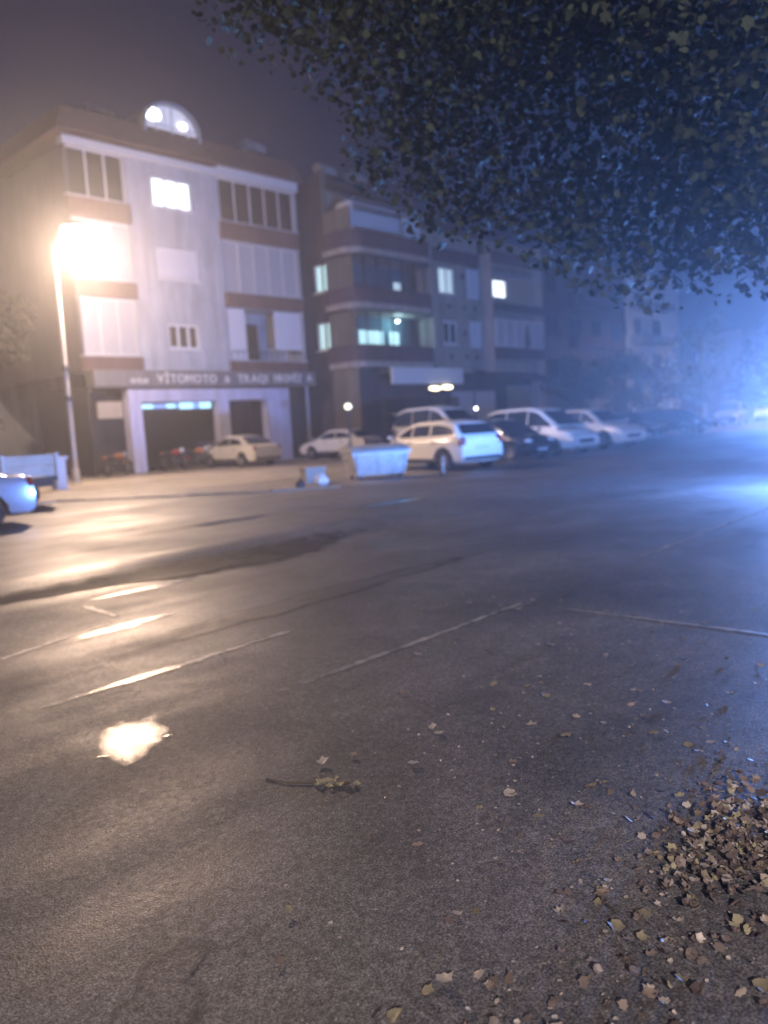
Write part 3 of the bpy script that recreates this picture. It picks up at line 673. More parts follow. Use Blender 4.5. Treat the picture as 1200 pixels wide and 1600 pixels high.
mb = MB(); ops = [(1.5+4*i,3.3+4*i,1+3*j,2.6+3*j) for i in range(5) for j in range(0,3)]
panel(mb,0,22,0,9.5,0,ops,.25); mb.quad((0,0,0),(0,8,0),(0,8,9.5),(0,0,9.5)); mb.quad((0,0,9.5),(22,0,9.5),(22,8,9.5),(0,8,9.5)); mb.build('wall', PINKW, B5)
for a,b,c,d in ops: window(B5,a,b,c,d,0,2,sill=False)

# ------------------------------------------------------------------ trees
def leaf_cloud(n, centres, size, flat=1.0, rr=random):
    mb = MB()
    for _ in range(n):
        c, r = rr.choice(centres)
        d = Vector((rr.gauss(0,1),rr.gauss(0,1),rr.gauss(0,1))).normalized()*(r*rr.random()**.45)
        p = Vector(c) + Vector((d.x,d.y,d.z*flat)); s = size*rr.uniform(.6,1.25)
        a = Vector((rr.gauss(0,1),rr.gauss(0,1),rr.gauss(0,.6))).normalized(); b = a.cross(Vector((rr.gauss(0,1),rr.gauss(0,1),rr.gauss(0,1)))).normalized()
        k = a.cross(b)*s*.12
        mb.add([p-a*s, p-b*s*.42+k, p+a*s, p+b*s*.42+k],[(0,1,2,3)])
    return mb
def tree(loc, h, r, label, name='tree', m=None, n=2600, ls=.16, group=None, seed=1, base=.3):
    rr = random.Random(seed); t = thing(name, label, 'tree', loc, 0, group)
    tr = MB(); tr.tube([(0,0,0),(.05,0,h*.2),(.0,.1,h*.45),(.1,.05,h*.75)],[.05*h**.8,.04*h**.8,.03*h**.8,.012*h],9)
    cs = []
    for k in range(15):
        a = rr.uniform(0,6.28); q = rr.uniform(.2,.8)*r; z = rr.uniform(base+.12,.9)*h
        c = (q*math.cos(a), q*math.sin(a), z); cs.append((c, r*rr.uniform(.28,.5)))
        if k < 8: tr.tube([(0,0,z*.6),(c[0]*.5,c[1]*.5,z*.85),c],[.014*h,.009*h,.004*h],6)
    tr.build('trunk', BARK, t, True); cr = leaf_cloud(n,cs,ls,.8,rr).build('crown', m or LEAFD, t); cr['kind'] = 'stuff'
    return t
tree((7.4,33.5,0),8.2,3.6,'dim tree behind the white boarded trailer, left of the street lamp',m=LEAFB,seed=2,n=4200,base=.1)
tree((12.6,37.0,0),8.5,3.2,'dim tree between the street lamp and the pale block',m=LEAFB,seed=3,n=3600,base=.1)
tree((2.5,38,0),9.0,3.5,'dim tree at the left edge behind the low wall',m=LEAFB,seed=9,n=3000,base=.1)
tree((50.0,28.6,0),5.4,2.6,'dark bushy tree in front of the unlit dark block',seed=4,base=.05)
tree((56.0,28.8,0),6.2,3.0,'dark broad tree right of the bushy one before the unlit block',seed=5,base=.05)
tree((64.0,29.5,0),6.0,3.0,'dark tree below the distant pale block',seed=6,base=.05)
tree((68.5,27.5,0),9.8,3.3,'tall dark tree covering the right part of the pale block',seed=7,n=4000,base=.1)
tree((76.0,24.0,0),9.0,4.0,'dark spreading tree right of the distant pale block',seed=8,n=3600,base=.1)
tree((92.0,23.0,0),9.0,4.2,'far dark tree before the pinkish building',seed=10,n=3000,base=.1)
tree((104.0,17.0,0),9.5,4.5,'farthest dark tree at the right edge of the street',seed=11,n=3000,base=.1)

def leaf_shape(s, curl, rr):
    """five-lobed plane leaf, slightly cupped"""
    pts = [(x*rr.uniform(.8,1.15),y*rr.uniform(.8,1.15)) for x,y in [(0,-.45),(.24,-.34),(.46,-.26),(.42,.02),(.50,.26),(.30,.34),(0,.56),(-.28,.32),(-.5,.28),(-.40,0),(-.45,-.26),(-.22,-.36)]]
    vs = [(0,0,.0)] + [(x*s,y*s,curl*s*(x*x+y*y)*rr.uniform(.5,1.5)) for x,y in pts]
    return vs, [(0,1+i,1+(i+1)%12) for i in range(12)]

# the tree the photograph is taken under: trunk right of the camera, limbs and leaves over the upper right of the view
OT = thing('plane_tree', 'large tree whose dark leafy branches hang over the upper right of the view', 'tree', (5.6,-1.6,ROAD_Z))
def to_local(x,y,z): return (x-5.6, y+1.6, z-ROAD_Z)
tk = MB(); tk.tube([(0,0,0),(.03,.02,.9),(.0,.1,2.2),(-.05,.2,3.4),(.0,.3,4.6),(.05,.35,6)],[.34,.25,.22,.2,.17,.10],14)
# crown volume: clumps placed in the world along the view's upper right
def dirpt(az, el, dist):   # azimuth right of the street-diagonal heading, elevation, distance from the spot where the photographer stands
    a, e = TH - rad(az), rad(el)
    return (dist*math.cos(e)*math.cos(a), dist*math.cos(e)*math.sin(a), 1.5+dist*math.sin(e))
cl = []
rr = random.Random(21)
spec = [(-9,33,9,.75),(-5,31,9,.9),(-2,30,8.6,1.0),(2,30,8,1.1),(6,29,8,1.1),(10,30,7.4,1.1),(15,31,7,1.2),(20,31,7,1.2),(25,30,6.6,1.2),
        (-7,27,9,.6),(-2,26,8.8,.75),(2,24,8.6,.85),(6,23,8.4,.9),(10,24,8,1.0),(14,25,7.6,1.0),(19,25,7.2,1.0),(24,25,7,1.1),
        (2.5,19,8.8,.6),(5,17,8.6,.7),(8,18,8.6,.8),(12,19,8.2,.8),(16,20,8,.8),(21,20,7.6,.8),(26,21,7,.9),
        (5,14.5,8.8,.42),(8.5,14.5,8.7,.45),(11,14,8.4,.45),(14,14,8.2,.5),(16,15,8.0,.6),(18,13,8.2,.5),(20,16,8,.8),(22,13,8.0,.55),(24,16,7.6,.8),(27,15,7.2,.8),(27,18,7.2,.9),
        (0,17,9.0,.3),(14,11.5,8.4,.3),(17.5,9.5,8.2,.25),(27,10,7.5,.4),(21,10,7.9,.3),(13,11.5,8.4,.4),(15.5,10.5,8.3,.42),(18.5,11,8.2,.42),(12,12.5,8.5,.4),(17,8.5,8.3,.25),(24,12,7.8,.5),(19.5,8.5,8.2,.35),(23,9,8,.4),(26,8.5,7.8,.4),(21.5,12.5,8,.55),(25.5,12,7.6,.6),(16,13,8.3,.5)]
for az,el,ds,r in spec:
    p = dirpt(az,el,ds); cl.append((to_local(*p), r))
    if r > .5:
        tk.tube([(.0,.3,rr.uniform(3.6,5.2)),(p[0]*.4-5.6*.4+.2, (p[1]+1.6)*.42, (p[2]-ROAD_Z)*.9+.35), to_local(*p)],[.055,.03,.008],6)
tk.build('trunk', BARK, OT, True)
mb = MB(); wts = [r**2.4 for _,r in cl]
for _ in range(24000):
    c, r = rr.choices(cl, wts)[0]
    d = Vector((rr.gauss(0,1),rr.gauss(0,1),rr.gauss(0,1))).normalized()*(r*rr.random()**.4); p = Vector(c)+d
    vs, fs = leaf_shape(rr.uniform(.045,.09), rr.uniform(-.3,.4), rr)
    q = Matrix.Rotation(rr.uniform(0,6.28),3,'Z') @ Matrix.Rotation(rr.gauss(0,.8),3,'X') @ Matrix.Rotation(rr.gauss(0,.8),3,'Y')
    mb.add([p + q @ Vector(v) for v in vs], fs)
cr = mb.build('crown', LEAFG, OT); cr['kind'] = 'stuff'
lm = []
for k in range(4):
    vs, fs = leaf_shape(.115, .3, rr); lm.append(MB().add(vs,fs).mesh('leaf', LEAFG, True, 80))
for k in range(220):
    c, r = rr.choices(cl, [r**1.3 for _,r in cl])[0]
    d = Vector((rr.gauss(0,1),rr.gauss(0,1),rr.gauss(0,1)-.7)).normalized()*r*rr.uniform(.75,1.05)
    o = bpy.data.objects.new('leaf', rr.choice(lm)); COL.objects.link(o); o.parent = OT; o.location = Vector(c)+d
    o.rotation_euler = (rr.gauss(0,.8),rr.gauss(0,.8),rr.uniform(0,6.28)); o.scale = [rr.uniform(.7,1.2)]*3

# ------------------------------------------------------------------ street lamp
SL = thing('street_lamp', 'tall street lamp with a blazing warm head in front of the pale block', 'street lamp', (13.62,28.75,0.01))
pp = MB().tube([(0,0,.0),(.02,.03,4),(.04,.02,8.6)],[.10,.085,.06],12); pp.build('post', POSTM, SL, True)
MB().lathe([(.001,0),(.24,0),(.24,.05),(.15,.07),(.13,.55),(.11,.6)],14).build('base', POSTM, SL, True)
for z in (3.05,4.15): MB().lathe([(.105,z),(.125,z+.02),(.125,z+.2),(.105,z+.22)],12,c=(.02,.02,0)).build('clamp_band', DMETAL, SL)
hx, hy, hz = LAMP_POS.x-13.62, LAMP_POS.y-28.75, LAMP_POS.z
MB().tube([(.04,.02,8.55),(hx*.45,hy*.45,hz+.05),(hx*.8,hy*.8,hz+.26),(hx,hy,hz+.36)],[.05,.045,.04,.04],8).build('arm', POSTM, SL, True)
MB().lathe([(.001,.36),(.18,.32),(.50,.16),(.56,.06),(.49,.04)],16,c=(hx,hy,hz)).build('housing', POSTM, SL, True)
MB().lathe([(.50,.05),(.54,-.10),(.46,-.34),(.24,-.48),(.001,-.52)],16,c=(hx,hy,hz)).build('diffuser', LAMPG, SL, True)

copy_tree(SL, (BACK_LAMP.x-(LAMP_POS.x-13.62), BACK_LAMP.y-(LAMP_POS.y-28.75), ROAD_Z), 0, 'second street lamp of the row, behind the photographer')
copy_tree(SL, (FAR_LAMP.x-(LAMP_POS.x-13.62), FAR_LAMP.y-(LAMP_POS.y-28.75), 0), 0, 'third street lamp of the row, far along the street beyond the right edge')
# ------------------------------------------------------------------ cars
def interp(pts, x):
    if x <= pts[0][0]: return pts[0][1]
    for (a,b),(c,d) in zip(pts,pts[1:]):
        if x <= c:
            t = (x-a)/(c-a); return b+(d-b)*t
    return pts[-1][1]
def smooth_interp(pts, x):
    e = .07; return (interp(pts,x-e)+2*interp(pts,x)+interp(pts,x+e))/4
SPECS = {
 'sedan': dict(L=4.40,W=1.74,wb=2.6,R=.31,top=[(-2.2,.86),(-2.1,.97),(-1.4,.98),(1.0,.92),(1.9,.80),(2.2,.62)],
     cab=[(-1.75,.96),(-1.0,1.36),(-.35,1.44),(.25,1.41),(1.15,.91)],pil=[-1.25,-.35,.62],dark=False),
 'hatch': dict(L=4.06,W=1.76,wb=2.55,R=.32,top=[(-2.03,.80),(-1.95,1.0),(-1.3,1.0),(1.0,.96),(1.75,.82),(2.03,.62)],
     cab=[(-2.0,.98),(-1.62,1.36),(-1.1,1.46),(0,1.47),(.4,1.41),(1.25,.95)],pil=[-1.55,-.65,.2,.75],dark=False),
 'suv': dict(L=4.40,W=1.84,wb=2.65,R=.36,top=[(-2.2,.9),(-2.1,1.08),(1.0,1.06),(1.85,.93),(2.2,.68)],
     cab=[(-2.15,1.06),(-1.8,1.54),(-1.2,1.67),(-.1,1.68),(.35,1.61),(1.2,1.05)],pil=[-1.75,-.8,.1,.7],dark=False),
 'minivan': dict(L=4.55,W=1.84,wb=2.75,R=.33,top=[(-2.27,.95),(-2.2,1.12),(1.2,1.05),(1.95,.92),(2.27,.66)],
     cab=[(-2.24,1.1),(-2.05,1.68),(-1.5,1.82),(.1,1.84),(.65,1.72),(1.65,1.04)],pil=[-2.0,-.95,.15,1.0],dark=False),
}
def build_car(kind, paint, label, loc, heading, group='cars parked in front of the blocks', name='parked_car', lights=None, cat='car'):
    S = SPECS[kind]; L,W_,wb,R = S['L'],S['W'],S['wb'],S['R']; hw = W_/2; t = thing(name, label, cat, loc, heading, group)
    top = S['top']; cab = S['cab']; sill = .22; ar = R+.07
    xs_ = sorted(set([round(-L/2 + L*i/56,4) for i in range(57)] + [round(s*wb/2 + ar*math.cos(a),4) for s in (-1,1) for a in [math.pi*k/8 for k in range(9)]]))
    rings = []
    for x in xs_:
        q = abs(x)/(L/2); w = hw*(1-.14*q**5)
        zt = smooth_interp(top,x); zb = sill + max(0,q-.93)/.07*.12
        for s in (-1,1):
            d = abs(x-s*wb/2)
            if d < ar: zb = max(zb, R+math.sqrt(max(0,ar*ar-d*d)))
        zb = min(zb, zt-.06); lv = lambda z: max(zb, min(z, zt-.012))
        half = [(0,zb),(w*.86,zb),(w*.965,lv(sill+.05)),(w,lv(.45)),(w*1.0,lv(.62)),(w*.985,lv(zt-.16)),(w*.955,lv(zt-.07)),(w*.89,lv(zt-.02)),(w*.7,zt+.004),(0,zt+.02)]
        rings.append([(x,y,z) for y,z in half] + [(x,-y,z) for y,z in half[-2:0:-1]])
    b = MB(); n = len(rings[0]); b.v = [p for r in rings for p in r]
    for i in range(len(rings)-1):
        for k in range(n): b.f.append((i*n+k,i*n+(k+1)%n,(i+1)*n+(k+1)%n,(i+1)*n+k))
    b.f += [tuple(range(n)), tuple(range((len(rings)-1)*n,len(rings)*n))]
    zr = max(z for _,z in cab); belt = lambda x: smooth_interp(top,x)
    def cy(z, x): 
        zb_ = belt(x); f = max(0,min(1.1,(z-zb_)/(zr-zb_))); return hw*(.925-.19*f)
    cx = [cab[0][0]+(cab[-1][0]-cab[0][0])*i/36 for i in range(37)]; cr_ = []
    for x in cx:
        zt = smooth_interp(cab,x); zb_ = belt(x)-.03; zt = max(zt,zb_+.02)
        half = [(cy(zb_,x),zb_),(cy((zb_+zt)/2,x),(zb_+zt)/2),(cy(zt,x)-.005,max(zb_+.01,zt-.07)),(cy(zt,x)-.06,zt-.012),(cy(zt,x)-.17,zt),(0,zt+.02)]
        cr_.append([(x,y,z) for y,z in half]+[(x,-y,z) for y,z in half[-2::-1]])
    k0 = len(b.v); nn = len(cr_[0]); b.v += [p for r in cr_ for p in r]
    for i in range(len(cr_)-1):
        for k in range(nn-1): b.f.append((k0+i*nn+k,k0+i*nn+k+1,k0+(i+1)*nn+k+1,k0+(i+1)*nn+k))
    b.build('body', paint, t, True, 38)
    # side windows between the pillars
    pil = S['pil']
    for s in (-1,1):
        ends = [cab[0][0]+.12]+pil[1:-1]+[cab[-1][0]-.18] if kind != 'sedan' else [cab[0][0]+.3]+pil[1:]+[cab[-1][0]-.2]
        if kind == 'sedan': ends = [cab[0][0]+.35,-.3,cab[-1][0]-.2]
        for a,c in zip(ends,ends[1:]):
            mb = MB(); N = 10; a_, c_ = a+.03, c-.03; col = []
            for i in range(N+1):
                x = a_+(c_-a_)*i/N; zl = belt(x)+.045; zu = smooth_interp(cab,x)-.115
                if zu > zl+.02: col.append((x,zl,zu))
            for x,zl,zu in col: mb.v += [(x,s*(cy(zl,x)+.009),zl),(x,s*(cy((zl+zu)/2,x)+.009),(zl+zu)/2),(x,s*(cy(zu,x)+.007),zu)]
            for i in range(len(col)-1): mb.f += [(3*i,3*i+3,3*i+4,3*i+1),(3*i+1,3*i+4,3*i+5,3*i+2)]
            if col: mb.build('side_window', CARGLASS, t, True, 60)
    def slope_glass(p, q, nm, sgn):
        mb = MB(); N = 6; K = 6
        for i in range(N+1):
            f = .1+.8*i/N; x = p[0]+(q[0]-p[0])*f; z = smooth_interp(cab,x)
            for k in range(K+1):
                yy = (cy(z,x)-.13)*(2*k/K-1); bul = .035*(1-(2*k/K-1)**2)
                mb.v.append((x+sgn*(.014), yy, z+.026))
        for i in range(N):
            for k in range(K): mb.f.append((i*(K+1)+k,i*(K+1)+k+1,(i+1)*(K+1)+k+1,(i+1)*(K+1)+k))
        mb.build(nm, CARGLASS, t, True, 60)
    slope_glass(cab[-1],cab[-2],'windscreen',1); slope_glass(cab[0],cab[1],'rear_window',-1)
    wm = getattr(build_car,'wm',{}); build_car.wm = wm
    if R not in wm:
        ty = MB().lathe([(R*.62,-.1),(R*.93,-.105),(R,-.07),(R,.07),(R*.93,.105),(R*.62,.1)],22,'y').mesh('tyre', RUBBER, True)
        rm = MB().lathe([(.001,.055),(R*.16,.06),(R*.16,.045)],14,'y'); rm.lathe([(R*.5,.07),(R*.62,.1),(R*.64,.06),(R*.6,.0)],20,'y')
        for k in range(5):
            a = 2*math.pi*k/5; c,s_ = math.cos(a),math.sin(a)
            rm.add([(c*R*.12-s_*.045,.05,s_*R*.12+c*.045),(c*R*.12+s_*.045,.05,s_*R*.12-c*.045),(c*R*.56+s_*.03,.075,s_*R*.56-c*.03),(c*R*.56-s_*.03,.075,s_*R*.56+c*.03)],[(0,1,2,3)])
        rm.lathe([(.001,-.02),(R*.6,-.02)],16,'y')
        wm[R] = (ty, rm.mesh('rim', RIM, True))
    for sx in (-1,1):
        for s in (-1,1):
            w = bpy.data.objects.new('wheel', wm[R][0]); COL.objects.link(w); w.parent = t; w.location = (sx*wb/2, s*(hw-.115), R)
            if s < 0: w.rotation_euler = (0,0,math.pi)
            r_ = bpy.data.objects.new('rim', wm[R][1]); COL.objects.link(r_); r_.parent = w
    MB().box(-wb/2-.3,wb/2+.3,-hw*.72,hw*.72,.2,.5).build('underbody', TRIM, t)
    zf = interp(top,L/2-.22)
    for s in (-1,1):
        h = MB().ball((L/2-.14,s*(hw-.3),zf-.10),.15,.19,.085).build('headlight', lights or LENS, t, True)
        MB().ball((-L/2+.07,s*(hw-.19),.83 if kind in('sedan','hatch') else .98),.085,.13,.11 if kind=='sedan' else .17).build('tail_light', TAIL, t, True)
        MB().ball((cab[-1][0]-.12,s*(hw+.06),belt(.9)+.07),.07,.09,.06).build('mirror', paint, t, True)
        for x in ((-.95,.15) if kind != 'sedan' else (-.85,.2)): MB().box(x,x+.17,s*(hw+.002)-.015,s*(hw+.002)+.015,belt(x)-.15,belt(x)-.12).build('door_handle', TRIM, t)
        MB().box(-wb/2+ar+.03,wb/2-ar-.03,s*(hw-.012)-.012,s*(hw-.012)+.014,.24,.36).build('sill_trim', TRIM, t)
    MB().box(L/2-.03,L/2+.012,-.42,.42,.44,.58).build('grille', TRIM, t); MB().box(L/2-.04,L/2+.02,-.26,.26,.34,.43).build('number_plate', PLATE, t)
    MB().box(-L/2-.015,-L/2+.04,-.26,.26,.60,.72).build('number_plate', PLATE, t); MB().box(-L/2-.01,-L/2+.08,-.7,.7,.30,.40).build('bumper_trim', TRIM, t)
    return t
UP, DN = math.pi/2, -math.pi/2
FZ = 0.014
build_car('sedan', P_SILVER, 'silver blue sedan cut off by the left edge of the view', (4.5,16.75,-.01), rad(173))
build_car('sedan', P_WARM, 'old pale cream sedan with its tail to the road in front of the garage', (22.9,31.2,FZ), UP-.02)
build_car('sedan', P_WHITE, 'white sedan standing in the gap between the two blocks', (28.3,29.9,FZ), UP+.10)
build_car('hatch', P_WHITE, 'white hatchback right of the steel dumpster, tail to the road', (20.15,16.75,0.01), rad(78)).scale = (1.09,1.06,1.04)
build_car('minivan', P_WHITE, 'pale minivan half hidden behind the white hatchback', (27.9,22.9,FZ), rad(-98), cat='van').scale = (1.06,1.04,1.2)
build_car('hatch', P_BLACK, 'black car between the white hatchback and the white minivan', (23.9,17.0,FZ), rad(-97))
build_car('minivan', P_WHITE, 'white minivan with its nose to the road beside the black car', (26.9,17.2,FZ), rad(-98), cat='van')
build_car('suv', P_WHITE, 'white car at the right end of the parked row, nose out', (31.2,17.3,FZ), rad(-101))
build_car('suv', P_BLUE, 'dark car behind the white minivan in the second row', (31.6,24.6,FZ), rad(-95))
build_car('hatch', P_GREY, 'dark grey hatchback next after the white row', (35.0,18.4,FZ), rad(-100), 'dark cars far along the street')
build_car('sedan', P_BLACK, 'black sedan between two far dark cars', (37.4,19.4,FZ), rad(-99), 'dark cars far along the street')
build_car('sedan', P_BLUE, 'far dark sedan past the end of the white row', (40.5,20.5,FZ), rad(-100), 'dark cars far along the street')
build_car('hatch', P_BLUE, 'far dark hatchback right of the far dark sedan', (45.5,20.0,FZ), rad(-100), 'dark cars far along the street')
build_car('suv', P_GREY, 'farthest grey car near the pinkish building', (60,22.0,FZ), rad(-170), 'dark cars far along the street')
build_car('minivan', P_WARM, 'distant pale van faded by the blue haze', (74,23.5,FZ), rad(175), 'dark cars far along the street', cat='van')
# the oncoming car whose bluish headlamps, plus upward spots, light the street from the right
HB = mat('xenon_headlamp', (0.8,0.8,0.8), .3, emit=(.45,.62,1), estr=25)
ha = rad(122); hc = Vector((17.05,3.95)) - 2.5*Vector((math.cos(ha),math.sin(ha)))
build_car('suv', P_GREY, 'grey car with bluish headlamps standing on the road just beyond the right edge', (hc.x,hc.y,ROAD_Z), ha, 'cars on the street', lights=HB)
for s in (-.62,.62):
    p = Vector((hc.x + 2.5*math.cos(ha) - s*math.sin(ha), hc.y + 2.5*math.sin(ha) + s*math.cos(ha), .86))
    point_light('car_headlamp_spill', p, BEAM_POWER*.26, BEAM_COL, .2)
    d = bpy.data.lights.new('car_headlamp_upward_fill', 'SPOT'); d.energy = BEAM_POWER; d.color = BEAM_COL; d.shadow_soft_size = .15
    d.spot_size = rad(180); d.spot_blend = .16; o = bpy.data.objects.new('car_headlamp_upward_fill', d); o.location = p; COL.objects.link(o)
    o.rotation_euler = Vector((math.cos(ha), math.sin(ha), math.tan(rad(82)))).to_track_quat('-Z', 'Y').to_euler()  # aimed nearly straight up, unlike a headlamp, to keep glare off the road

# ------------------------------------------------------------------ dumpster and things round it
DU = thing('dumpster', 'pale galvanised dumpster with a sloping grey lid beside the white hatchback', 'dumpster', (16.6,16.15,0.012), rad(-24)); DU.scale = (.95,.92,.76)
mb = MB(); lo = [(-.78,-.46),(.78,-.46),(.78,.46),(-.78,.46)]; hi = [(-.9,-.56),(.9,-.56),(.9,.56),(-.9,.56)]
mb.v = [(x,y,.14) for x,y in lo]+[(x,y,.98) for x,y in hi]; mb.f = [(3,2,1,0),(0,1,5,4),(1,2,6,5),(2,3,7,6),(3,0,4,7)]
mb.build('body', GALV, DU)
for x in (-.75,.75): MB().add([(x-.04,-.475-.0,.2),(x+.04,-.475,.2),(x+.04,-.575,.96),(x-.04,-.575,.96),(x-.04,-.5,.2),(x+.04,-.5,.2),(x+.04,-.6,.96),(x-.04,-.6,.96)],[(0,1,2,3),(4,7,6,5),(0,4,5,1),(3,2,6,7),(0,3,7,4),(1,5,6,2)]).build('rib', GALV, DU)
MB().box(-.95,.95,-.61,-.54,.93,1.0).build('rim', GALV, DU); MB().box(-.95,.95,.54,.61,.93,1.0).build('rim', GALV, DU)
mb = MB()
for x in (-.93,.93):
    for k in range(9): a = math.pi*k/8; mb.v.append((x,-.58*math.cos(a),1.005+.30*math.sin(a)**.9*(1+.25*math.cos(a+2.6))))
for k in range(8): mb.f.append((k,k+1,10+k,9+k))
mb.f += [tuple(range(9)),tuple(range(17,8,-1))]; mb.build('lid', POSTM, DU, True, 40)
for x in (-.65,.65):
    for y in (-.36,.36): MB().lathe([(.001,-.03),(.07,-.03),(.07,.03),(.001,.03)],12,'y',(x,y,.07)).build('wheel', RUBBER, DU)
for s in (-1,1): MB().tube([(s*.92,-.2,.75),(s*1.02,-.2,.75),(s*1.02,.2,.75),(s*.92,.2,.75)],[.02]*4,6).build('handle', DMETAL, DU)
bl = thing('concrete_block', 'low beige concrete block standing left of the dumpster', 'block', (15.1,17.2,.012), rad(-20)); bl.scale = (.7,.8,.9)
MB().prism([(-.42,-.28),(.42,-.28),(.42,.28),(-.42,.28)],0,.42).build('block_body', KERB, bl); MB().box(-.46,.46,-.32,.32,.422,.48).build('cap', KERB, bl)
def bag(loc, s, label, m):
    t = MB(); t.ball((0,0,s*.5),s*.75,s*.6,s*.55,14,10)
    t.v = [(x*(1+.12*math.sin(7*z/s+5*y/s)),y*(1+.12*math.sin(6*x/s)),z+.05*s*math.sin(9*x/s)) for x,y,z in t.v]
    t.tube([(0,0,s*.95),(.02,0,s*1.15)],[s*.16,s*.22],8)
    o = t.build('rubbish_bag', m, None, True); o.location = loc; tag(o,label,'rubbish bag')
bag((14.25,15.9,.012),.28,'small white rubbish bag on the ground left of the dumpster',WHITE)
bag((13.55,15.95,.012),.2,'dark flattened rubbish bag left of the white one',TRIM)
po = thing('bollard', 'thin pale bollard in front of the white hatchback', 'bollard', (17.6,14.45,.012))
MB().lathe([(.001,0),(.045,0),(.04,.5),(.02,.54),(.001,.55)],10).build('post', POSTM, po, True); MB().lathe([(.11,0),(.11,.03),(.06,.04)],10).build('foot', DMETAL, po)

# ------------------------------------------------------------------ left: trailer, utility pillar, low wall
TR = thing('flatbed_trailer', 'small trailer with white boarded sides behind the silver sedan', 'trailer', (7.35,20.7,.02), rad(-14))
MB().box(-2.0,1.7,-.8,.8,.62,.72).build('bed', DMETAL, TR)
for k in range(3):
    for s in (-.8,.76): 
        for j in range(2): MB().box(-1.98+k*1.23,-1.98+k*1.23+1.17,s,s+.04,.74+j*.27,.74+j*.27+.255).build('board', WOODW, TR)
for j in range(2): MB().box(1.66,1.70,-.755,.755,.74+j*.27,.74+j*.27+.255).build('board', WOODW, TR)
for k in range(4): MB().box(-2.0+k*1.23-.03,-2.0+k*1.23+.03,-.85,-.803,.65,1.30).build('stake', WHITE, TR)
for s in (-.72,.72):
    for x in (-.9,.9): MB().lathe([(.001,-.09),(.3,-.09),(.33,-.05),(.33,.05),(.3,.09),(.001,.09)],18,'y',(x,s,.33)).build('wheel', RUBBER, TR, True)
MB().box(-2.0,1.7,-.1,.1,.45,.615).build('chassis', DMETAL, TR)
UB = thing('utility_pillar', 'white utility pillar with a flat cap beside the street lamp foot', 'utility box', (12.0,26.6,.012), rad(10))
MB().box(-.2,.2,-.16,.16,0,1.0).build('cabinet', WHITE, UB); MB().box(-.27,.27,-.22,.22,1.002,1.10).build('cap', WHITE, UB); MB().box(-.16,.16,-.175,-.162,.15,.9).build('door', BLIND, UB)
LW = thing('low_wall', 'low grey wall at the left edge behind the trailer', 'wall', (1.0,29.5,0), rad(3))
for j in range(3):
    for k in range(9): MB().box(k*.9+.01+(.4 if j == 1 else 0)-4,k*.9+.89+(.4 if j == 1 else 0)-4,-.12,.12,.02+j*.55,.55+j*.55).build('block', RENDER_W, LW)
# ------------------------------------------------------------------ garage front: motorbikes, bin, red lamp, globe lamps
def motorbike(loc, rz, m, label):
    t = thing('motorbike', label, 'motorbike', loc, rz, 'motorbikes in front of the garage')
    for x in (-.62,.66):
        w = MB().lathe([(.24,-.05),(.29,-.04),(.30,0),(.29,.04),(.24,.05),(.24,-.05)],18,'y',(x,0,.3)).build('wheel', RUBBER, t, True)
        rm = MB().lathe([(.001,.02),(.05,.02),(.05,-.02),(.001,-.02)],8,'y',(x,0,.3))
        for k in range(6): a = k*math.pi/3; rm.tube([(x,0,.3),(x+.24*math.cos(a),0,.3+.24*math.sin(a))],[.012,.012],5)
        rm.build('rim', RIM, w)
    MB().tube([(.66,.06,.3),(.45,.06,.85),(.40,.06,1.0)],[.025]*3,7).tube([(.66,-.06,.3),(.45,-.06,.85),(.40,-.06,1.0)],[.025]*3,7).build('fork', CHROME, t)
    MB().tube([(.34,-.36,1.06),(.42,-.12,1.02),(.42,.12,1.02),(.34,.36,1.06)],[.018]*4,7).build('handlebar', TRIM, t)
    MB().ball((.16,0,.82),.30,.16,.15).build('fuel_tank', m, t, True); MB().ball((-.35,0,.80),.36,.14,.08).build('seat', TRIM, t, True)
    MB().ball((.52,0,.90),.11,.12,.13).build('headlight', LENS, t, True); MB().ball((-.72,0,.80),.12,.09,.07).build('tail', m, t, True)
    MB().ball((.05,0,.42),.24,.15,.2).build('engine', DMETAL, t, True); MB().tube([(.1,-.14,.35),(-.3,-.17,.28),(-.75,-.18,.36)],[.03,.04,.05],8).build('exhaust', CHROME, t, True)
    mb = MB()
    for k in range(9):
        a = .35+2.2*k/8; mb.v += [(.66+.34*math.cos(a),-.07,.3+.34*math.sin(a)),(.66+.34*math.cos(a),.07,.3+.34*math.sin(a))]
    for k in range(8): mb.f.append((2*k,2*k+1,2*k+3,2*k+2))
    mb.build('mudguard', m, t, True)
    MB().tube([(.42,0,.88),(.1,0,.6),(-.35,0,.6),(-.62,0,.3)],[.03]*4,7).build('frame', DMETAL, t)
motorbike((20.45,33.0,FZ), rad(-75), RED, 'red motorbike just right of the left garage pillar')
motorbike((21.7,33.0,FZ), rad(-60), ORANGE, 'orange motorbike in the middle of the garage opening')
motorbike((17.6,33.1,FZ), rad(20), ORANGE, 'orange brown motorbike left of the left garage pillar')
BI = thing('wheelie_bin', 'dark blue bin with a pale lid strip left of the cream sedan', 'bin', (22.75,33.35,FZ), .1)
mb = MB(); lo = [(-.36,-.36),(.36,-.36),(.36,.36),(-.36,.36)]; mb.v = [(x,y,.06) for x,y in lo]+[(x*1.2,y*1.2,1.1) for x,y in lo]; mb.f = [(3,2,1,0),(4,5,6,7),(0,1,5,4),(1,2,6,5),(2,3,7,6),(3,0,4,7)]
mb.build('body', BINBLUE, BI); MB().box(-.46,.46,-.47,.46,1.103,1.2).build('lid', BINBLUE, BI); MB().box(-.3,.3,-.49,-.473,1.12,1.18).build('strip', BEIGE, BI)
